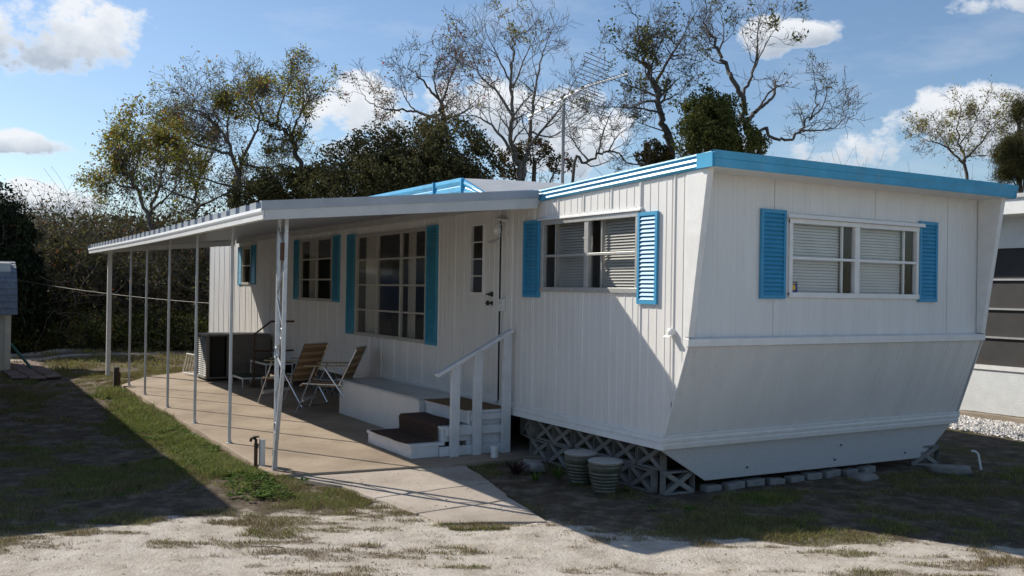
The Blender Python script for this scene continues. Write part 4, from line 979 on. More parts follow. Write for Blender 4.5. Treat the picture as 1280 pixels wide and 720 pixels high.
for x in np.arange(-5.5, 9, 1.22): mb = MB(); mb.box(x, x + .05, 7.82, 7.857, .66, 2.30); (mb.build('screen_post', M_alu, h2) if not -3.2 < x < -1.6 else None)
mb = MB(); mb.box(hx0 - .3, hx1 + .3, 7.28, 7.31, 2.72, 2.93); mb.build('eave_fascia', M_trim, h2, bevel=.004)
mb = MB(); mb.box(hx0 - .3, hx1 + .3, 7.31, 7.8, 2.73, 2.75); mb.build('soffit', M_h2, h2)
mb = MB(); k = 0; y = 7.25; z = 2.93
while y < 10.0:
    mb.add([(hx0 - .35, y, z + .012), (hx1 + .35, y, z + .012), (hx1 + .35, y + .15, z + .012 + .019), (hx0 - .35, y + .15, z + .031), (hx0 - .35, y, z), (hx1 + .35, y, z)], [(0, 1, 2, 3), (4, 5, 1, 0)]); y += .145; z += .019
mb.add([(hx0 - .35, y, z), (hx1 + .35, y, z), (hx1 + .35, 14.5, 2.9), (hx0 - .35, 14.5, 2.9)], [(0, 1, 2, 3)]); mb.build('roof', M_shing2, h2)
mb = MB(); mb.box(-6, 1.8, 7.0, 7.08, -.04, .075); tag(mb.build('edging_board', mat('bleached_timber', (.30, .25, .19), rough=.9, var=.25, scale=6, stretch=(.5, 6, 6)), None, org=(-1, 7.04, 0), bevel=.008), 'weathered timber edging board between the gravel and the neighbour house', 'edging')
rng = np.random.default_rng(5)
def pebbles(name, n, fx, s0, s1, m_):
    P = fx(n); V = []; F = []; base = np.array([(1, 0, 0), (-1, 0, 0), (0, 1, 0), (0, -1, 0), (0, 0, 1), (0, 0, -1)], float); T = np.array([(0, 2, 4), (2, 1, 4), (1, 3, 4), (3, 0, 4), (2, 0, 5), (1, 2, 5), (3, 1, 5), (0, 3, 5)])
    s = rng.uniform(s0, s1, (n, 1, 1)); sh = rng.uniform(.6, 1.3, (n, 6, 1)); V = (base[None] * s * sh); a = rng.uniform(0, 6.28, n); ca, sa = np.cos(a), np.sin(a)
    X_ = V[..., 0] * ca[:, None] - V[..., 1] * sa[:, None]; Y_ = V[..., 0] * sa[:, None] + V[..., 1] * ca[:, None]; V = np.stack([X_, Y_, V[..., 2] * .7], -1) + P[:, None]
    F = (T[None] + 6 * np.arange(n)[:, None, None]).reshape(-1, 3); return link(name, np_mesh(name, V.reshape(-1, 3), F, [m_]))
def fx(n):
    x = rng.uniform(-3.6, 2.4, n); y = rng.uniform(5.75, 7.0, n) - .25 * (x + 1) * (rng.uniform(0, 1, n)) ; y = np.clip(y, 5.3 - .1 * x, 6.99); return np.stack([x, y, gz(x, y) + rng.uniform(0, .02, n)], -1)
tag(pebbles('gravel_bed', 9000, fx, .014, .032, M_gravel), 'bed of white gravel in front of the neighbour house', 'gravel', kind='stuff')

# ------------------------------------------------------------------ shed, left neighbour, cable
sh = thing('garden_shed', 'low cream garden shed with grey gambrel shingle roof at the left edge', 'shed', (-14.7, -5.2, 0))
D_ = 17.9
g = lambda px, py, D=D_: at(px, py, D)
bR = on_g = g(13, 457); # right-near wall corner
# shed axes: right = along camera right (gable side hidden), built as a box turned with its long side to the camera
ff = np.array((bR[0] - CAM[0] - .35, bR[1] - CAM[1] - 1.0, 0)); ff /= np.linalg.norm(ff); rr = np.array((-ff[1], ff[0], 0)) * -1
c0 = np.array((bR[0], bR[1], 0.)); zb_, ze, zm, zr = -.12, g(20, 392)[2], g(17, 353)[2], g(15, 335)[2]
def SP(u, v, z): return c0 + rr * u + ff * v + np.array((0, 0, z))
mb = MB(); mb.prism([(0, zb_), (0, ze + .05), (.22, zm - .04), (.55, zr + .10), (1.0, zr + .12), (1.6, zm), (1.8, zb_)], lambda a, b, d: SP(d, a, b), 0, -2.6)
mb.build('wall', M_shed, sh)
mb = MB(); mb.bar(SP(-.06, -.02, zb_ + .02), SP(-.06, -.02, ze), .09, .03, up=ff); mb.bar(SP(-.28, -.02, zb_ + .02), SP(-.28, -.02, ze), .03, .03, up=ff); mb.bar(SP(.03, -.02, zb_ + .04), SP(-2.5, -.02, zb_ + .04), .03, .08); mb.build('corner_trim', M_shed, sh)
mb = MB(); c = SP(-.17, -.03, ze - .10); mb.tube([c + rr * math.cos(a) * .07 + np.array((0, 0, math.sin(a) * .07)) for a in np.linspace(0, 2 * PI, 17)], .012, 6); mb.build('round_vent', M_shed, sh)
rfp = [(-.12, ze - .02), (.16, zm), (.52, zr), (1.0, zr + .14), (1.5, zm), (1.7, ze)]
mb = MB()
for (a, b), (c_, d_) in zip(rfp[:-1], rfp[1:]):
    L_ = math.hypot(c_ - a, d_ - b); n = max(1, int(L_ / .13))
    for k in range(n):
        p0 = (a + (c_ - a) * k / n, b + (d_ - b) * k / n); p1 = (a + (c_ - a) * (k + 1) / n, b + (d_ - b) * (k + 1) / n); nn = np.array((-(d_ - b), c_ - a)) / L_ * .012
        mb.add([SP(.10, p0[0] + nn[0], p0[1] + nn[1]), SP(-2.7, p0[0] + nn[0], p0[1] + nn[1]), SP(-2.7, *p1), SP(.10, *p1), SP(.10, *p0), SP(-2.7, *p0)], [(0, 1, 2, 3), (4, 5, 1, 0)])
mb.build('roof', M_shing, sh)
mb = MB(); 
for i in range(7):
    for j in range(3): mb.box(-16.6 + i * .52 + (j % 2) * .2, -16.1 + i * .52 + (j % 2) * .2, -4.0 + j * .27 + i * .03, -3.75 + j * .27 + i * .03, -.06, -.035)
tag(mb.build('paver_path', M_pave), kind='structure')
mb = MB(); q0, q1 = SP(.0, .5, .45), SP(.42, .1, -.1); mb.bar(q0, q1, .05, .03); tag(mb.build('wheelbarrow_handle', mat('green_tool_paint', (.02, .10, .07), rough=.5), None, org=tuple(q1)), 'green pole leaning against the right side of the cream shed', 'pole')
nb = thing('neighbour_home', 'white neighbouring home out of view whose shadow lies on the left lawn', 'house', (-10.5, -7, 0))
mb = MB(); mb.box(-16.4, -4.85, -8.8, -5.2, 0, 2.55); mb.build('wall', M_side, nb)
mb = MB(); mb.box(-16.6, -4.72, -9.0, -4.90, 2.56, 2.72); mb.build('roof', M_roof, nb)
for i, (pa, pb, lb) in enumerate((((-2, 345, 22), (262, 379, 17.5), 'thin sagging cable strung from the left woods to the far end of the home'),)):
    a = at(*pa); b = at(*pb); m_ = MB(); m_.tube([a + (b - a) * t + np.array((0, 0, -.25 * 4 * t * (1 - t) * .3)) for t in np.linspace(0, 1, 14)], .0045, 5)
    tag(m_.build('cable', M_iron, None, org=tuple(a)), lb, 'cable')

# ------------------------------------------------------------------ trees
def tube_np(P, R, n):
    P = np.asarray(P, float); k = len(P); T = np.gradient(P, axis=0); T /= np.linalg.norm(T, axis=1)[:, None] + 1e-9
    ref = np.array((0, 0, 1.)) if abs(T[0][2]) < .9 else np.array((1., 0, 0)); A = np.cross(T, ref); A /= np.linalg.norm(A, axis=1)[:, None] + 1e-9; B = np.cross(T, A)
    a = np.arange(n) * 2 * PI / n; V = P[:, None] + (A[:, None] * np.cos(a)[None, :, None] + B[:, None] * np.sin(a)[None, :, None]) * np.asarray(R)[:, None, None]
    i = np.arange((k - 1) * n).reshape(k - 1, n); j = (np.arange(n) + 1) % n
    Q_ = np.stack([i, i[:, j], i[:, j] + n, i + n], -1).reshape(-1, 4); return V.reshape(-1, 3), Q_
class Wood:
    def __init__(s, seed): s.rng = np.random.default_rng(seed); s.V = []; s.Q = []; s.n = 0; s.tips = []; s.tipdir = []
    def put(s, P, R, n):
        V, Q_ = tube_np(P, R, n); s.V.append(V); s.Q.append(Q_ + s.n); s.n += len(V)
    def limb(s, P, r0, r1, n=7):
        P = np.asarray(P, float); m = max(5, 4 * len(P)); t = np.linspace(0, len(P) - 1, m)
        E_ = np.concatenate([[2 * P[0] - P[1]], P, [2 * P[-1] - P[-2]]]); i_ = np.minimum(t.astype(int), len(P) - 2); f_ = (t - i_)[:, None]; a0, a1, a2, a3 = E_[i_], E_[i_ + 1], E_[i_ + 2], E_[i_ + 3]
        S_ = .5 * (2 * a1 + (a2 - a0) * f_ + (2 * a0 - 5 * a1 + 4 * a2 - a3) * f_ ** 2 + (3 * a1 - a0 - 3 * a2 + a3) * f_ ** 3)
        L_ = np.linalg.norm(P[-1] - P[0]); S_[1:-1] += s.rng.normal(size=(m - 2, 3)) * L_ * .006
        R = (r0 + (r1 - r0) * np.linspace(0, 1, m) ** .8) * .8; s.put(S_, R, n); return S_, R
    def grow(s, p, d, L_, r, lvl, kids=(5, 5, 4), spread=.8, wig=.25, up=.12, shrink=.58, tipn=3):
        rng = s.rng; n = 6 if lvl > 1 else 4; pts = [np.array(p)]; d = np.array(d, float); d /= np.linalg.norm(d)
        for i in range(n):
            d = d + rng.normal(size=3) * wig * (.6 if lvl > 2 else 1) + np.array((0, 0, up)) * .5; d /= np.linalg.norm(d); pts.append(pts[-1] + d * L_ / n)
        pts = np.array(pts); R = r * (1 - .75 * np.linspace(0, 1, n + 1)); s.put(pts, np.maximum(R, .0048), 6 if lvl > 2 else (4 if lvl > 1 else 3))
        if lvl <= 1:
            for i in range(1, n + 1): s.tips.append(pts[i])
        if lvl == 0: return
        k = kids[min(lvl, len(kids)) - 1]
        for j in range(k):
            t = rng.uniform(.25, 1.0); i = min(int(t * n), n - 1); q = pts[i] + (pts[i + 1] - pts[i]) * (t * n - i); td = pts[i + 1] - pts[i]; td /= np.linalg.norm(td)
            a = rng.normal(size=3); a -= td * (a @ td); a /= np.linalg.norm(a); nd = td * (1 - spread * .55) + a * spread + np.array((0, 0, up))
            s.grow(q, nd, L_ * shrink * rng.uniform(.7, 1.25), max(R[i] * .6, .004), lvl - 1, kids, spread, wig, up, shrink)
    def sprout(s, S_, R, k, L_, lvl, t0=.3, **kw):
        for j in range(k):
            t = s.rng.uniform(t0, 1); i = min(int(t * (len(S_) - 1)), len(S_) - 2); td = S_[i + 1] - S_[i]; td /= np.linalg.norm(td)
            a = s.rng.normal(size=3); a -= td * (a @ td); a /= np.linalg.norm(a); sp = kw.get('spread', .8)
            s.grow(S_[i], td * .5 + a * sp + np.array((0, 0, .15)), L_ * s.rng.uniform(.6, 1.2) * (1.15 - .5 * t), R[i] * .55, lvl, **kw)
def tree_obj(name, wd, label, cat, base, bark, leafm=None, leafC=None, ls=(.03, .06), group=None, up=0.):
    t = thing(name, label, cat, tuple(base), group); b = np.array(base)
    me = np_mesh('trunk', np.concatenate(wd.V) - b, np.concatenate(wd.Q), [bark], smooth=True); link('trunk', me, t)
    if leafC is not None and len(leafC):
        V, Q_ = leaves_arr(np.asarray(leafC), ls[0], ls[1], wd.rng, .5, up); link('crown', np_mesh('crown', V - b, Q_, [leafm]), t)
    return t
def tipleaves(wd, per, rad, keep=1.0, fn=None):
    T = np.array(wd.tips)
    if keep < 1:
        q_ = fbm(T[:, 0] * 2.6 + T[:, 1] * 1.9, T[:, 2] * 2.6 + T[:, 1], 77, 4, .7) + wd.rng.normal(size=len(T)) * .05; T = T[q_ > np.quantile(q_, 1 - keep)]
    return np.repeat(T, per, 0) + wd.rng.normal(size=(len(T) * per, 3)) * rad
def pix(P, D, rng, jit=.35):
    o = []; d = 0; g = rng.normal() * jit
    for i, p in enumerate(P):
        o.append(at(p[0], p[1], D + d)); d += g + rng.normal() * jit * .4
    return o
def groundpt(px, D):
    p = at(px, 400, D); return np.array((p[0], p[1], float(gz(np.array([p[0]]), np.array([p[1]]))[0]) - .05))

def photo_tree(name, D, seed, base_px, limbs, label, leafm=None, per=2, rad=.12, keep=.4, ls=(.03, .055), bark=M_bark, klen=1.5, lvl=2, kpl=6, spread=.8, wig=.25, kids=(4, 4), r0=.14, group=None):
    w_ = Wood(seed); base = groundpt(base_px, D); first = True
    for l in limbs:
        pts, ra, rb, k = l[0], l[1], l[2], l[3] if len(l) > 3 else kpl
        P = pix(pts, D, w_.rng, .0 if first else .35)
        if first: P = [base] + P
        S_, R = w_.limb(P, ra, rb); first = False
        w_.sprout(S_, R, k, klen, lvl, t0=.35 if len(l) < 5 else l[4], spread=spread, wig=wig, kids=kids)
        w_.grow(S_[-1], S_[-1] - S_[-2], klen * .8, rb, lvl, kids=kids, spread=spread, wig=wig)
    lc = tipleaves(w_, per, rad, keep) if leafm else None
    return tree_obj(name, w_, label, 'tree', base, bark, leafm, lc, ls, group)

# bare and half-bare trees against the sky (limb centre lines measured in the photograph, at real distances)
photo_tree('bare_tree', 25, 1, 655, [
    ([(650, 222), (643, 195), (640, 160), (640, 110), (641, 70), (645, 45)], .13, .02, 12), ([(652, 225), (660, 185), (667, 135), (674, 85), (684, 50)], .10, .015, 10),
    ([(647, 205), (628, 172), (605, 150), (582, 142)], .07, .012, 7), ([(642, 150), (625, 118), (603, 98), (590, 70)], .06, .012, 7), ([(657, 190), (680, 160), (700, 135), (716, 105)], .06, .012, 8),
    ([(641, 110), (655, 75), (668, 48)], .04, .01, 6), ([(641, 110), (622, 70), (610, 45)], .04, .01, 6), ([(662, 165), (690, 170), (722, 150)], .04, .01, 5)],
    'tall bare grey tree with two forked stems rising behind the middle of the roof', M_leafY, 2, .07, .05, (.03, .05), M_bark2, 1.1, 2, 6, .7, .16, (4, 4))
photo_tree('vine_hung_tree', 24, 2, 848, [
    ([(838, 197), (832, 168), (825, 140), (819, 108), (808, 80), (800, 52), (797, 32)], .17, .02, 10, .4), ([(820, 105), (834, 78), (848, 55), (862, 30)], .06, .012, 8), ([(811, 86), (795, 74), (776, 64)], .05, .012, 7),
    ([(830, 143), (805, 136), (775, 134), (750, 133)], .045, .01, 4), ([(822, 120), (800, 112), (764, 98)], .05, .01, 4), ([(826, 128), (842, 120), (859, 108)], .03, .01, 3), ([(822, 118), (812, 95), (822, 62), (832, 42)], .05, .012, 7),
    ([(833, 165), (812, 158), (795, 152)], .03, .008, 3)],
    'gnarled bare tree leaning left above the roof beyond the antenna', M_leafG, 2, .08, .12, (.035, .06), M_bark, .95, 2, 6, .85, .3, (5, 5))
photo_tree('bare_tree', 25, 3, 930, [
    ([(936, 190), (932, 160), (929, 130), (916, 95), (900, 68), (886, 42), (880, 25)], .17, .02, 8, .45), ([(928, 122), (938, 98), (946, 70), (947, 40), (950, 20)], .06, .01, 7), ([(898, 66), (905, 45), (902, 20)], .04, .01, 5),
    ([(934, 150), (944, 140), (957, 130), (968, 118)], .08, .045, 0), ([(944, 140), (952, 130), (960, 117)], .05, .03, 0), ([(940, 92), (955, 60), (972, 30)], .03, .008, 4), ([(906, 80), (890, 75), (878, 58)], .03, .008, 4)],
    'tall bare tree with a snapped side limb above the front end of the roof', M_leafG, 2, .08, .07, (.035, .06), M_bark, .95, 2, 6, .7, .22, (4, 5))
photo_tree('leaning_bare_tree', 23, 4, 950, [
    ([(950, 178), (968, 173), (986, 174), (1000, 163), (1012, 150), (1022, 130), (1020, 108)], .07, .012, 9), ([(1000, 163), (1022, 163), (1042, 160), (1056, 148)], .035, .008, 6), ([(1012, 150), (1030, 130), (1034, 105)], .03, .008, 5)],
    'low bare branches sprawling right of the green crown over the roof edge', M_leafY, 1, .06, .06, (.025, .04), M_bark, .85, 2, 5, .8, .3, (4, 4))
photo_tree('bare_sapling', 22, 5, 712, [
    ([(718, 216), (732, 203), (748, 192), (760, 190), (775, 192), (786, 204)], .055, .02, 7), ([(748, 192), (752, 172), (760, 150), (768, 135)], .03, .008, 7), ([(735, 200), (722, 185), (712, 165)], .03, .008, 5), ([(760, 190), (772, 170), (784, 160)], .025, .008, 5)],
    'small bare arching sapling just above the roof right of the antenna mast', None, 1, .1, 0, bark=M_bark, klen=.8, lvl=2, kids=(4, 4), spread=.9, wig=.3)
photo_tree('red_leaved_tree', 26, 6, 556, [
    ([(553, 210), (551, 170), (552, 148), (550, 128), (537, 110), (522, 95), (510, 82)], .13, .012, 8), ([(552, 140), (558, 110), (566, 92), (575, 66)], .05, .01, 8), ([(541, 146), (525, 141), (508, 138), (480, 136), (462, 128), (452, 116)], .06, .01, 9),
    ([(550, 128), (542, 100), (548, 80), (558, 62)], .04, .01, 6), ([(552, 150), (580, 140), (600, 120)], .04, .01, 7), ([(520, 140), (505, 120), (500, 95)], .03, .008, 6)],
    'bare tree dotted with red leaves behind the middle of the awning', M_leafR, 4, .08, .07, (.03, .05), M_bark, 1.05, 2, 6, .8, .25, (5, 4))
# the tangled trees left of the middle
photo_tree('vine_tangled_tree', 27, 7, 300, [
    ([(296, 262), (298, 225), (288, 190), (276, 165), (262, 148)], .15, .02, 10), ([(298, 225), (305, 195), (320, 165), (325, 140), (330, 118)], .08, .015, 10), ([(290, 195), (262, 185), (235, 175), (222, 150)], .06, .012, 10),
    ([(276, 165), (250, 140), (228, 138)], .05, .012, 9), ([(300, 205), (335, 210), (352, 205)], .05, .01, 7), ([(285, 180), (285, 150), (292, 130)], .05, .012, 8), ([(298, 235), (260, 225), (225, 215)], .05, .012, 8)],
    'tangled grey tree draped with vines behind the far part of the awning', M_leafY, 3, .09, .14, (.03, .052), M_twig, 1.2, 2, 6, .95, .36, (7, 7))
photo_tree('arching_tree', 26, 8, 384, [
    ([(374, 245), (374, 210), (369, 182), (358, 168), (344, 158), (330, 152), (318, 138)], .13, .02, 10), ([(362, 172), (372, 150), (382, 130), (396, 120)], .05, .01, 8), ([(345, 158), (350, 135), (358, 112), (368, 95)], .05, .01, 8), ([(332, 152), (322, 130), (312, 110)], .04, .01, 8), ([(374, 212), (352, 206), (330, 210)], .04, .01, 6)],
    'arching half-bare tree leaning left behind the near end of the awning', M_leafY, 3, .09, .18, (.03, .052), M_bark, .95, 2, 6, .85, .3, (6, 5))
photo_tree('yellowing_tree', 26, 9, 190, [
    ([(190, 300), (180, 255), (165, 225), (152, 200), (145, 185)], .10, .015, 10), ([(186, 270), (198, 235), (205, 205), (212, 175)], .07, .012, 10), ([(170, 235), (150, 232), (138, 215)], .05, .01, 9), ([(190, 262), (215, 240), (232, 215)], .05, .01, 9), ([(165, 225), (175, 190), (178, 172)], .04, .01, 7)],
    'yellow-green leaved young tree at the left end of the woods', M_leafY, 4, .11, .34, (.032, .06), M_bark2, 1.0, 2, 6, .85, .3, (5, 5))
photo_tree('bare_tree', 30, 10, 245, [
    ([(245, 300), (246, 250), (240, 215), (228, 190), (220, 165)], .10, .012, 9), ([(244, 230), (262, 200), (272, 175)], .06, .01, 8), ([(242, 250), (205, 235), (180, 222)], .05, .01, 8), ([(246, 260), (285, 240), (310, 225)], .05, .01, 8)],
    'thin twiggy grey tree standing between the yellow tree and the vine tangle', M_leafO, 4, .10, .14, (.03, .05), M_twig, 1.15, 2, 6, .9, .3, (7, 6))
photo_tree('sparse_leaved_tree', 30, 11, 1210, [
    ([(1208, 225), (1205, 200), (1200, 180), (1196, 160), (1200, 145)], .09, .012, 8), ([(1205, 205), (1185, 185), (1168, 178), (1152, 172)], .05, .01, 8), ([(1204, 200), (1225, 180), (1240, 160), (1252, 150)], .05, .01, 8), ([(1200, 180), (1215, 160), (1222, 145)], .03, .01, 7), ([(1190, 190), (1172, 165), (1165, 160)], .03, .01, 6)],
    'small sparse-leaved tree above the right end of the blue roof edge', M_leafY, 2, .09, .32, (.025, .045), M_bark2, .85, 2, 6, .8, .25, (5, 5))

def blob_crown(lobes, n, rng, shell=.55, holes=.5, seed=1, sc=1.2):
    """leaf centres spread through uneven lobes; lobes: (centre, radii)"""
    out = []; vol = np.array([l[1][0] * l[1][1] * l[1][2] for l in lobes]); vol = vol / vol.sum()
    for (c, r), f in zip(lobes, vol):
        m = int(n * f * 1.45); d = rng.normal(size=(m, 3)); d /= np.linalg.norm(d, axis=1)[:, None]; rad = rng.uniform(shell, 1, m) ** .6
        bump = .75 + .5 * fbm(d[:, 0] * 2.5 + c[0], d[:, 1] * 2.5 + d[:, 2] * 2.1 + c[1], seed, 4, .6)
        P = np.array(c) + d * np.array(r) * (rad * bump)[:, None]
        k = fbm(P[:, 0] * sc + P[:, 1] * .7 * sc, P[:, 2] * sc + P[:, 1] * .5 * sc, seed + 9, 4, .6); P = P[k > np.quantile(k, 1 - 1 / 1.45)]
        out.append(P)
    return np.concatenate(out)
def crown_tree(name, D, seed, base_px, lobes_px, n, leafm, label, ls=(.04, .07), bark=M_bark, trunk_r=.16, depth=1.0, group=None, shell=.35, sc=1.2):
    rng = np.random.default_rng(seed); base = groundpt(base_px, D); w_ = Wood(seed); k = D / FPX; lobes = []
    for (px, py, rx, ry) in lobes_px:
        c = at(px, py, D + rng.uniform(-.6, .6) * depth); lobes.append((c, (rx * k * .95, max(rx * k * depth * .9, .4), ry * k)))
    # rotate lobe radii roughly into the picture plane is unnecessary: crowns are round in plan
    top = max(l[0][2] for l in lobes); ctr = np.mean([l[0] for l in lobes], 0)
    S_, R = w_.limb([base, base + (ctr - base) * np.array((.4, .4, .45)), ctr], trunk_r, trunk_r * .45)
    for c, r in lobes:
        i = w_.rng.integers(3, len(S_) - 1); L2, R2 = w_.limb([S_[i], (S_[i] + c) / 2 + np.array((0, 0, .1)), c + np.array((0, 0, r[2] * .4))], R[i] * .6, .02); w_.sprout(L2, R2, 9, max(r[0], r[2]) * .9, 1, t0=.3, kids=(4, 4))
    return tree_obj(name, w_, label, 'tree', base, bark, leafm, blob_crown(lobes, n, rng, shell, .5, seed, sc), ls, group)
crown_tree('evergreen_oak', 24, 21, 450, [(425, 205, 42, 30), (470, 195, 48, 42), (520, 190, 52, 40), (565, 185, 50, 42), (598, 205, 35, 40), (400, 225, 30, 25), (490, 230, 80, 40), (560, 235, 60, 40), (545, 165, 34, 24), (440, 235, 70, 30), (520, 225, 70, 40), (590, 235, 45, 30)], 52000, M_leafD, 'broad dark evergreen oak crown behind the middle of the awning roof', (.03, .055), depth=1.1, sc=3.2)
crown_tree('evergreen_tree', 25, 22, 370, [(350, 232, 40, 26), (388, 228, 34, 22), (320, 250, 40, 26)], 9000, M_leafD, 'low dark evergreen crown just left of the broad oak', (.035, .065), sc=3)
crown_tree('leafy_green_tree', 23, 23, 890, [(870, 145, 28, 30), (893, 160, 32, 34), (920, 172, 30, 26), (858, 172, 20, 26), (940, 182, 26, 18), (882, 120, 14, 14), (885, 175, 40, 26), (912, 178, 44, 22), (900, 150, 40, 34), (880, 150, 36, 32)], 26000, M_leafG, 'bushy green tree in leaf above the front part of the roof', (.025, .05), depth=.9, sc=3.5)
crown_tree('small_leafy_tree', 24, 24, 825, [(822, 190, 24, 20), (805, 200, 18, 12), (838, 205, 20, 14)], 3500, M_leafO, 'olive leafy undergrowth tree peeking over the roof left of the bushy green one', (.03, .055), depth=.8)
crown_tree('small_leafy_tree', 26, 25, 675, [(665, 190, 34, 18), (640, 205, 30, 22), (700, 205, 26, 14)], 3000, M_leafO, 'thin olive leafy tree low behind the roof around the forked bare stems', (.03, .055), depth=.8)
crown_tree('cedar_tree', 23, 26, 8, [(8, 400, 56, 60), (6, 350, 54, 60), (4, 300, 44, 56), (-2, 262, 30, 36), (30, 340, 26, 50), (22, 300, 22, 34), (-40, 380, 60, 80), (-30, 300, 40, 60)], 40000, M_ced, 'dense dark rounded cedar at the left edge behind the shed', (.035, .07), trunk_r=.2, depth=1.0, shell=.5, sc=3)
# pine at the right edge
w_ = Wood(31); base = groundpt(1285, 28); S_, R = w_.limb([base, at(1278, 260, 28), at(1272, 190, 28), at(1274, 130, 28)], .16, .05)
for (px, py) in ((1262, 180), (1270, 168), (1255, 205), (1285, 200), (1280, 150), (1295, 175), (1266, 215), (1300, 215), (1278, 135), (1250, 190)):
    c = at(px, py, 28 + w_.rng.uniform(-1, 1)); L2, R2 = w_.limb([S_[w_.rng.integers(5, len(S_))], c], .04, .01); w_.sprout(L2, R2, 6, .5, 1, t0=.4, kids=(3, 3))
T = np.array(w_.tips); lc = np.repeat(T, 30, 0) + w_.rng.normal(size=(len(T) * 30, 3)) * .11
t = thing('pine_tree', 'tufted dark pine tree at the right edge above the neighbour roof', 'tree', tuple(base))
link('trunk', np_mesh('trunk', np.concatenate(w_.V) - base, np.concatenate(w_.Q), [M_bark]), t)
V, Q_ = leaves_arr(lc, .05, .09, w_.rng, .10); link('crown', np_mesh('crown', V - base, Q_, [M_leafD]), t)

# understory shrubs along the wood's edge, each with its own place
shr = []
def shrub_mesh(seed, n, m_, r, h, ls):
    rng = np.random.default_rng(seed); w_ = Wood(seed)
    for k in range(17):
        a = rng.uniform(0, 6.28); w_.grow((rng.normal() * .35, rng.normal() * .15, 0), (math.cos(a) * .5, math.sin(a) * .5, 1.1), h * .75, .028, 2, kids=(6, 6), spread=.85, wig=.3)
    me1 = np_mesh('stems', np.concatenate(w_.V), np.concatenate(w_.Q), [M_twig])
    lob = [((rng.normal() * r * .45, rng.normal() * r * .45, h * rng.uniform(.25, .8)), (r * rng.uniform(.4, .7), r * rng.uniform(.4, .7), h * rng.uniform(.2, .34))) for _ in range(8)]
    P = blob_crown(lob, n, rng, .2, .5, seed, 1.6); T = np.array(w_.tips); P = np.concatenate([P, np.repeat(T, 2, 0) + rng.normal(size=(len(T) * 2, 3)) * .1]); P = P[P[:, 2] > .02]
    V, Q_ = leaves_arr(P, ls[0], ls[1], rng, .5); me2 = np_mesh('leaves', V, Q_, [m_]); return me1, me2
SM = [shrub_mesh(41, 4600, M_leafD, 1.5, 3.0, (.035, .07)), shrub_mesh(42, 1700, M_leafO, 1.5, 3.4, (.03, .055)), shrub_mesh(43, 500, M_leafO, 1.4, 3.6, (.03, .05)), shrub_mesh(44, 3000, M_leafG, 1.2, 1.3, (.03, .06))]
rs_ = np.random.default_rng(12); k = 0
kinds = ['dense dark evergreen shrub', 'olive brushy shrub', 'twiggy half-bare shrub', 'low green bramble']
rows = [(23.6, 0.25, 3), (25.2, 1.0, 0), (27.0, 1.25, 1), (29.5, 1.45, 2)]
ORD = ['leftmost', 'second', 'third', 'fourth', 'fifth', 'sixth', 'seventh', 'eighth', 'ninth', 'tenth', 'eleventh', 'twelfth', 'thirteenth', 'fourteenth']
ROWN = ['at the front edge of the woods', 'in the front rank of the thicket', 'in the middle rank of the thicket', 'in the back rank of the thicket']
for ri, (D, s0, kd) in enumerate(rows):
    n = (12, 9, 9, 9)[ri]
    for j in range(n):
        px = -60 + 640 * (j + rs_.uniform(.2, .8)) / n; b = groundpt(px, D + rs_.uniform(-.5, .5)); kk = kd if ri == 0 else [0, 1, 2, 1, 2, 0, 1, 2, 0][(j * 2 + ri) % 9]
        s = {0: .75, 1: .95, 2: 1.15, 3: 1.4}[ri] * rs_.uniform(.8, 1.15)
        t = thing('shrub', '%s from the left %s, a %s' % (ORD[j], ROWN[ri], kinds[kk]) if j else 'leftmost %s %s' % (kinds[kk], ROWN[ri]), 'shrub', tuple(b), 'shrubs of the thicket beyond the home')
        for nm, me_ in zip(('stems', 'leaves'), SM[kk]): link(nm, me_, t)
        t.scale = (s, s, s * rs_.uniform(.8, 1.0)); t.rotation_euler = (0, 0, rs_.uniform(0, 6.28))
# far woods: nobody could count these stems
rng = np.random.default_rng(77); V0 = []; Q0 = []; nn_ = 0
wv = Wood(78)
for k in range(260):
    b = groundpt(rng.uniform(-420, 1500), rng.uniform(31, 44)); wv.grow(b, (rng.normal() * .15, rng.normal() * .15, 1), rng.uniform(2.5, 4.8), .06, 2, kids=(6, 7), spread=.8, wig=.2)
P = []
for k in range(900):
    b = groundpt(rng.uniform(-420, 1500) if k % 2 else rng.uniform(-250, 500), rng.uniform(31, 46)); h = rng.uniform(1.2, 2.7); m = 300; P.append(b + np.array((0, 0, h)) + np.clip(rng.normal(size=(m, 3)), -1.5, 1.5) * np.array((.9, .9, h * .40)))
for k in range(420):  # unseen ring of leaf clumps outside the view, added to darken window reflections
    a_ = rng.uniform(-130, 125) * PI / 180; rad = rng.uniform(34, 48); b = np.array((5 + math.cos(a_) * rad, -5 + math.sin(a_) * rad, 0)); h = rng.uniform(1.3, 3.0)
    if (b - CAM) @ FV > 2 and abs((b - CAM) @ RV) < .6 * ((b - CAM) @ FV): continue
    P.append(b + np.array((0, 0, h)) + np.clip(rng.normal(size=(170, 3)), -1.4, 1.4) * np.array((1.3, 1.3, h * .42)))
P = np.concatenate(P); P = P[P[:, 2] > -.1]; V, Q_ = leaves_arr(P, .07, .13, rng)
W_V = np.concatenate(wv.V); W_Q = np.concatenate(wv.Q)
me_ = np_mesh('distant_woods', np.concatenate([W_V, V]), np.concatenate([W_Q, Q_ + len(W_V)]), [M_twig, M_leafD], np.concatenate([np.zeros(len(W_Q)), np.ones(len(Q_))]))
tag(link('distant_woods', me_), 'far wooded mass of stems and dark leaves behind everything, plus an unseen ring added for window reflections', 'woods', kind='stuff')
# a neighbouring tree out of view to the left throws broken shade on the far lawn and path
crown_tree('shade_tree', 21, 61, -260, [(-240, 300, 90, 60), (-330, 330, 90, 60), (-180, 340, 60, 50)], 9000, M_leafD, 'leafy tree out of view on the left shading the far lawn', (.05, .09))

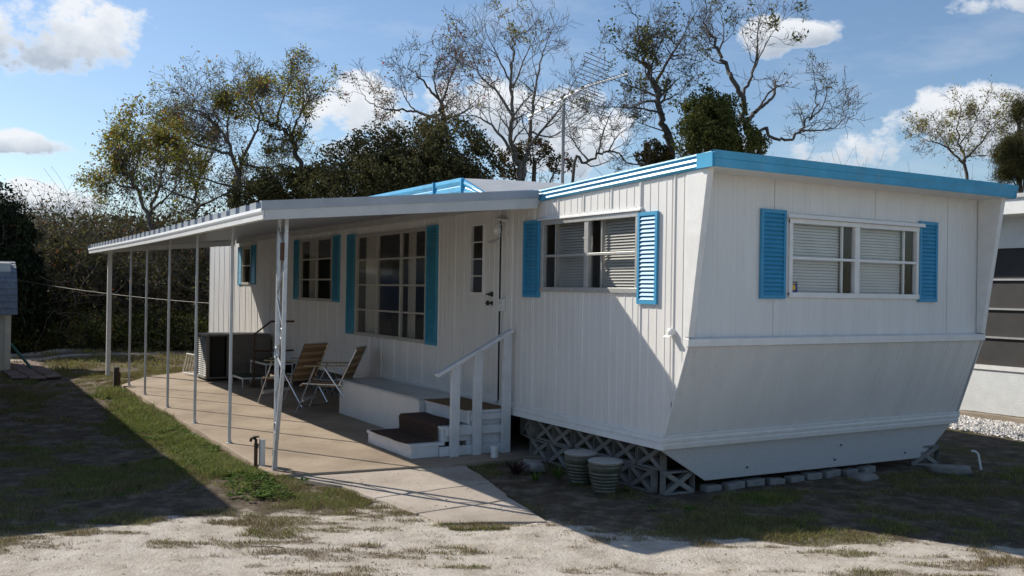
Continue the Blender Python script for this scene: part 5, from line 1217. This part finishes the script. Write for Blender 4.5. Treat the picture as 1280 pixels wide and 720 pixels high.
# ------------------------------------------------------------------ grass, weeds and litter
rng = np.random.default_rng(99)
def blades(n, box, hfun, wd, dens, seed, lean=.6):
    x = rng.uniform(box[0], box[1], n); y = rng.uniform(box[2], box[3], n)
    g = grass_amt(x, y); keep = (rng.uniform(0, 1, n) < dens(g)); ins = inpoly(x, y, SLAB1) | inpoly(x, y, SLAB2); keep &= ~ins; x, y, g = x[keep], y[keep], g[keep]
    return x, y, g
def blade_mesh(x, y, h, wd, lean, lodry):
    n = len(x); z = gz(x, y); a = rng.uniform(0, 2 * PI, n); b = rng.uniform(0, 2 * PI, n); l = h * lean * rng.uniform(.3, 1.3, n)
    sx, sy = np.cos(a) * wd, np.sin(a) * wd; tx, ty = np.cos(b) * l, np.sin(b) * l
    p0 = np.stack([x - sx, y - sy, z - .004], -1); p1 = np.stack([x + sx, y + sy, z - .004], -1); m0 = np.stack([x - sx * .7 + tx * .35, y - sy * .7 + ty * .35, z + h * .6], -1); m1 = np.stack([x + sx * .7 + tx * .35, y + sy * .7 + ty * .35, z + h * .6], -1); t = np.stack([x + tx, y + ty, z + h], -1); t2 = t + np.stack([sx * .1, sy * .1, 0 * sx], -1)
    V = np.stack([p0, p1, m1, m0, t, t2], 1).reshape(-1, 3); i = 6 * np.arange(n)[:, None]
    F = np.concatenate([i + np.array([[0, 1, 2, 3]]), i + np.array([[3, 2, 5, 4]])], 1).reshape(-1, 4); mi = np.repeat(lodry, 2); return V, F, mi
parts = []
for (n, box, h0, h1, wd) in ((900000, (-6.5, 3.4, -5.0, 3.2), .010, .032, .0018), (260000, (-14, -6.5, -5, 1.0), .02, .045, .003), (60000, (0, 4, 3.2, 6.3), .02, .045, .003), (60000, (-24, -14, -6.5, 6), .03, .08, .007)):
    x, y, g = blades(n, box, None, wd, lambda g: np.clip((g - .30) * 1.5, 0, 1), 1)
    h = rng.uniform(h0, h1, len(x)) * (.55 + .6 * g) * (.45 + 2.2 * fbm(x * 7, y * 7, 83, 3) ** 2) * (1 - .35 * (sgn_road(x, y) > .1)); lush = np.exp(-((y + 2.72) / .22) ** 2) * (x < -2.7) * (x > -11); h *= 1 + 1.1 * lush
    pd = np.clip(.70 - .50 * lush - .25 * (g - .5) + (fbm(x * 1.3, y * 1.3, 55, 3) - .5) * 1.3 + .30 * (sgn_road(x, y) > .15) + (fbm(x * 8, y * 8, 57, 3) - .5) * 1.0, .06, .96)
    dry = (rng.uniform(0, 1, len(x)) < pd).astype(int); parts.append(blade_mesh(x, y, h, wd, 1.0, dry))
# lush weeds creeping over the slab's edge
x = rng.uniform(-10.2, -1.9, 16000); y = -2.52 - np.abs(rng.normal(size=16000)) * .13; k = (fbm(x * 2.2, y * 2, 66, 3) > .45); x, y = x[k], y[k]
parts.append(blade_mesh(x, y, rng.uniform(.03, .075, len(x)), .0045, .9, (rng.uniform(0, 1, len(x)) < .08).astype(int)))
# along the near rims of the walkway and the foot of the home
x = rng.uniform(-1.9, .2, 9000); y = np.interp(x, [-2.4, -1.75, -.33, 0], [-2.35, -2.06, -1.92, -1.3]) - np.abs(rng.normal(size=9000)) * .06; k = fbm(x * 3, y * 3, 68, 3) > .5; x, y = x[k], y[k]
parts.append(blade_mesh(x, y, rng.uniform(.01, .03, len(x)), .002, 1.2, (rng.uniform(0, 1, len(x)) < .6).astype(int)))
Vs, Fs, Ms = [], [], []; o_ = 0
for V, F, mi in parts: Vs.append(V); Fs.append(F + o_); Ms.append(mi); o_ += len(V)
tag(link('grass', np_mesh('grass', np.concatenate(Vs), np.concatenate(Fs), [M_grass, M_dry], np.concatenate(Ms))), 'short patchy green and dry grass over the lawn and sand', 'grass', kind='stuff')
# low broad-leaved weeds in rosettes, thickest along the patio
n = 1300; x = np.concatenate([rng.uniform(-10, -1.6, 1100), rng.uniform(-6, 2.5, 200)]); y = np.concatenate([-2.5 - np.abs(rng.normal(size=1100)) * .2, rng.uniform(-4, .0, 200)]); k = (grass_amt(x, y) > .3) & (sgn_road(x, y) < -.1) & ~inpoly(x, y, SLAB1) & ~inpoly(x, y, SLAB2); x, y = x[k], y[k]
cc = np.stack([x, y, gz(x, y) + .018], -1); sz = rng.uniform(.5, 1.2, len(x)); cc = np.repeat(cc, 12, 0); sz = np.repeat(sz, 12)[:, None]; aa = rng.uniform(0, 2 * PI, len(cc)); off = np.stack([np.cos(aa), np.sin(aa), 0 * aa], -1) * sz * .026; tn = np.stack([-np.sin(aa), np.cos(aa), 0 * aa], -1) * sz * .010
up_ = np.array((0, 0, 1.)) * sz * rng.uniform(.002, .022, (len(cc), 1)); V = np.stack([cc, cc + off + tn + up_, cc + off * 2 + up_ * .9, cc + off - tn + up_], 1).reshape(-1, 3)
tag(link('weeds', np_mesh('weeds', V, np.arange(len(V)).reshape(-1, 4), [M_weed])), 'low broad-leaved weeds scattered along the patio edge', 'weeds', kind='stuff')
# dead leaves and twigs lying about
n = 16000; x = rng.uniform(-9, 3.5, n); y = rng.uniform(-5, 3, n); g = grass_amt(x, y); k = (rng.uniform(0, 1, n) < .15 + .5 * np.clip(g, 0, 1)) & ~inpoly(x, y, SLAB1); x, y = x[k], y[k]
V, Q_ = leaves_arr(np.stack([x, y, np.maximum(gz(x, y), np.where(inpoly(x, y, SLAB2), .012, -1)) + .005], -1), .006, .017, rng, .5)
c_ = V.reshape(-1, 4, 3); c_[:, :, 2] = c_[:, :, 2].mean(1)[:, None] + (c_[:, :, 2] - c_[:, :, 2].mean(1)[:, None]) * .25
tag(link('leaf_litter', np_mesh('leaf_litter', c_.reshape(-1, 3), Q_, [leaf_mat('dead_leaf', (.06, .035, .02), (.17, .10, .05), .1, rough=.9)])), 'brown dead leaves scattered over sand and grass', 'leaf litter', kind='stuff')
mb = MB(); a = at(332, 693, 5.83); a = np.array((a[0], a[1], .012)); mb.tube([a, a + np.array((.05, .03, .012)), a + np.array((.08, .08, .004))], .0028, 6); mb.tube([a + np.array((.04, .03, .012)), a + np.array((.10, -.01, .02)), a + np.array((.11, -.02, .004))], .0022, 6); mb.tube([a, a + np.array((-.06, -.07, .0))], .0022, 6)
tag(mb.build('fallen_twig', M_bark, None, org=tuple(a)), 'small forked dead twig lying alone on the sand in front', 'twig')
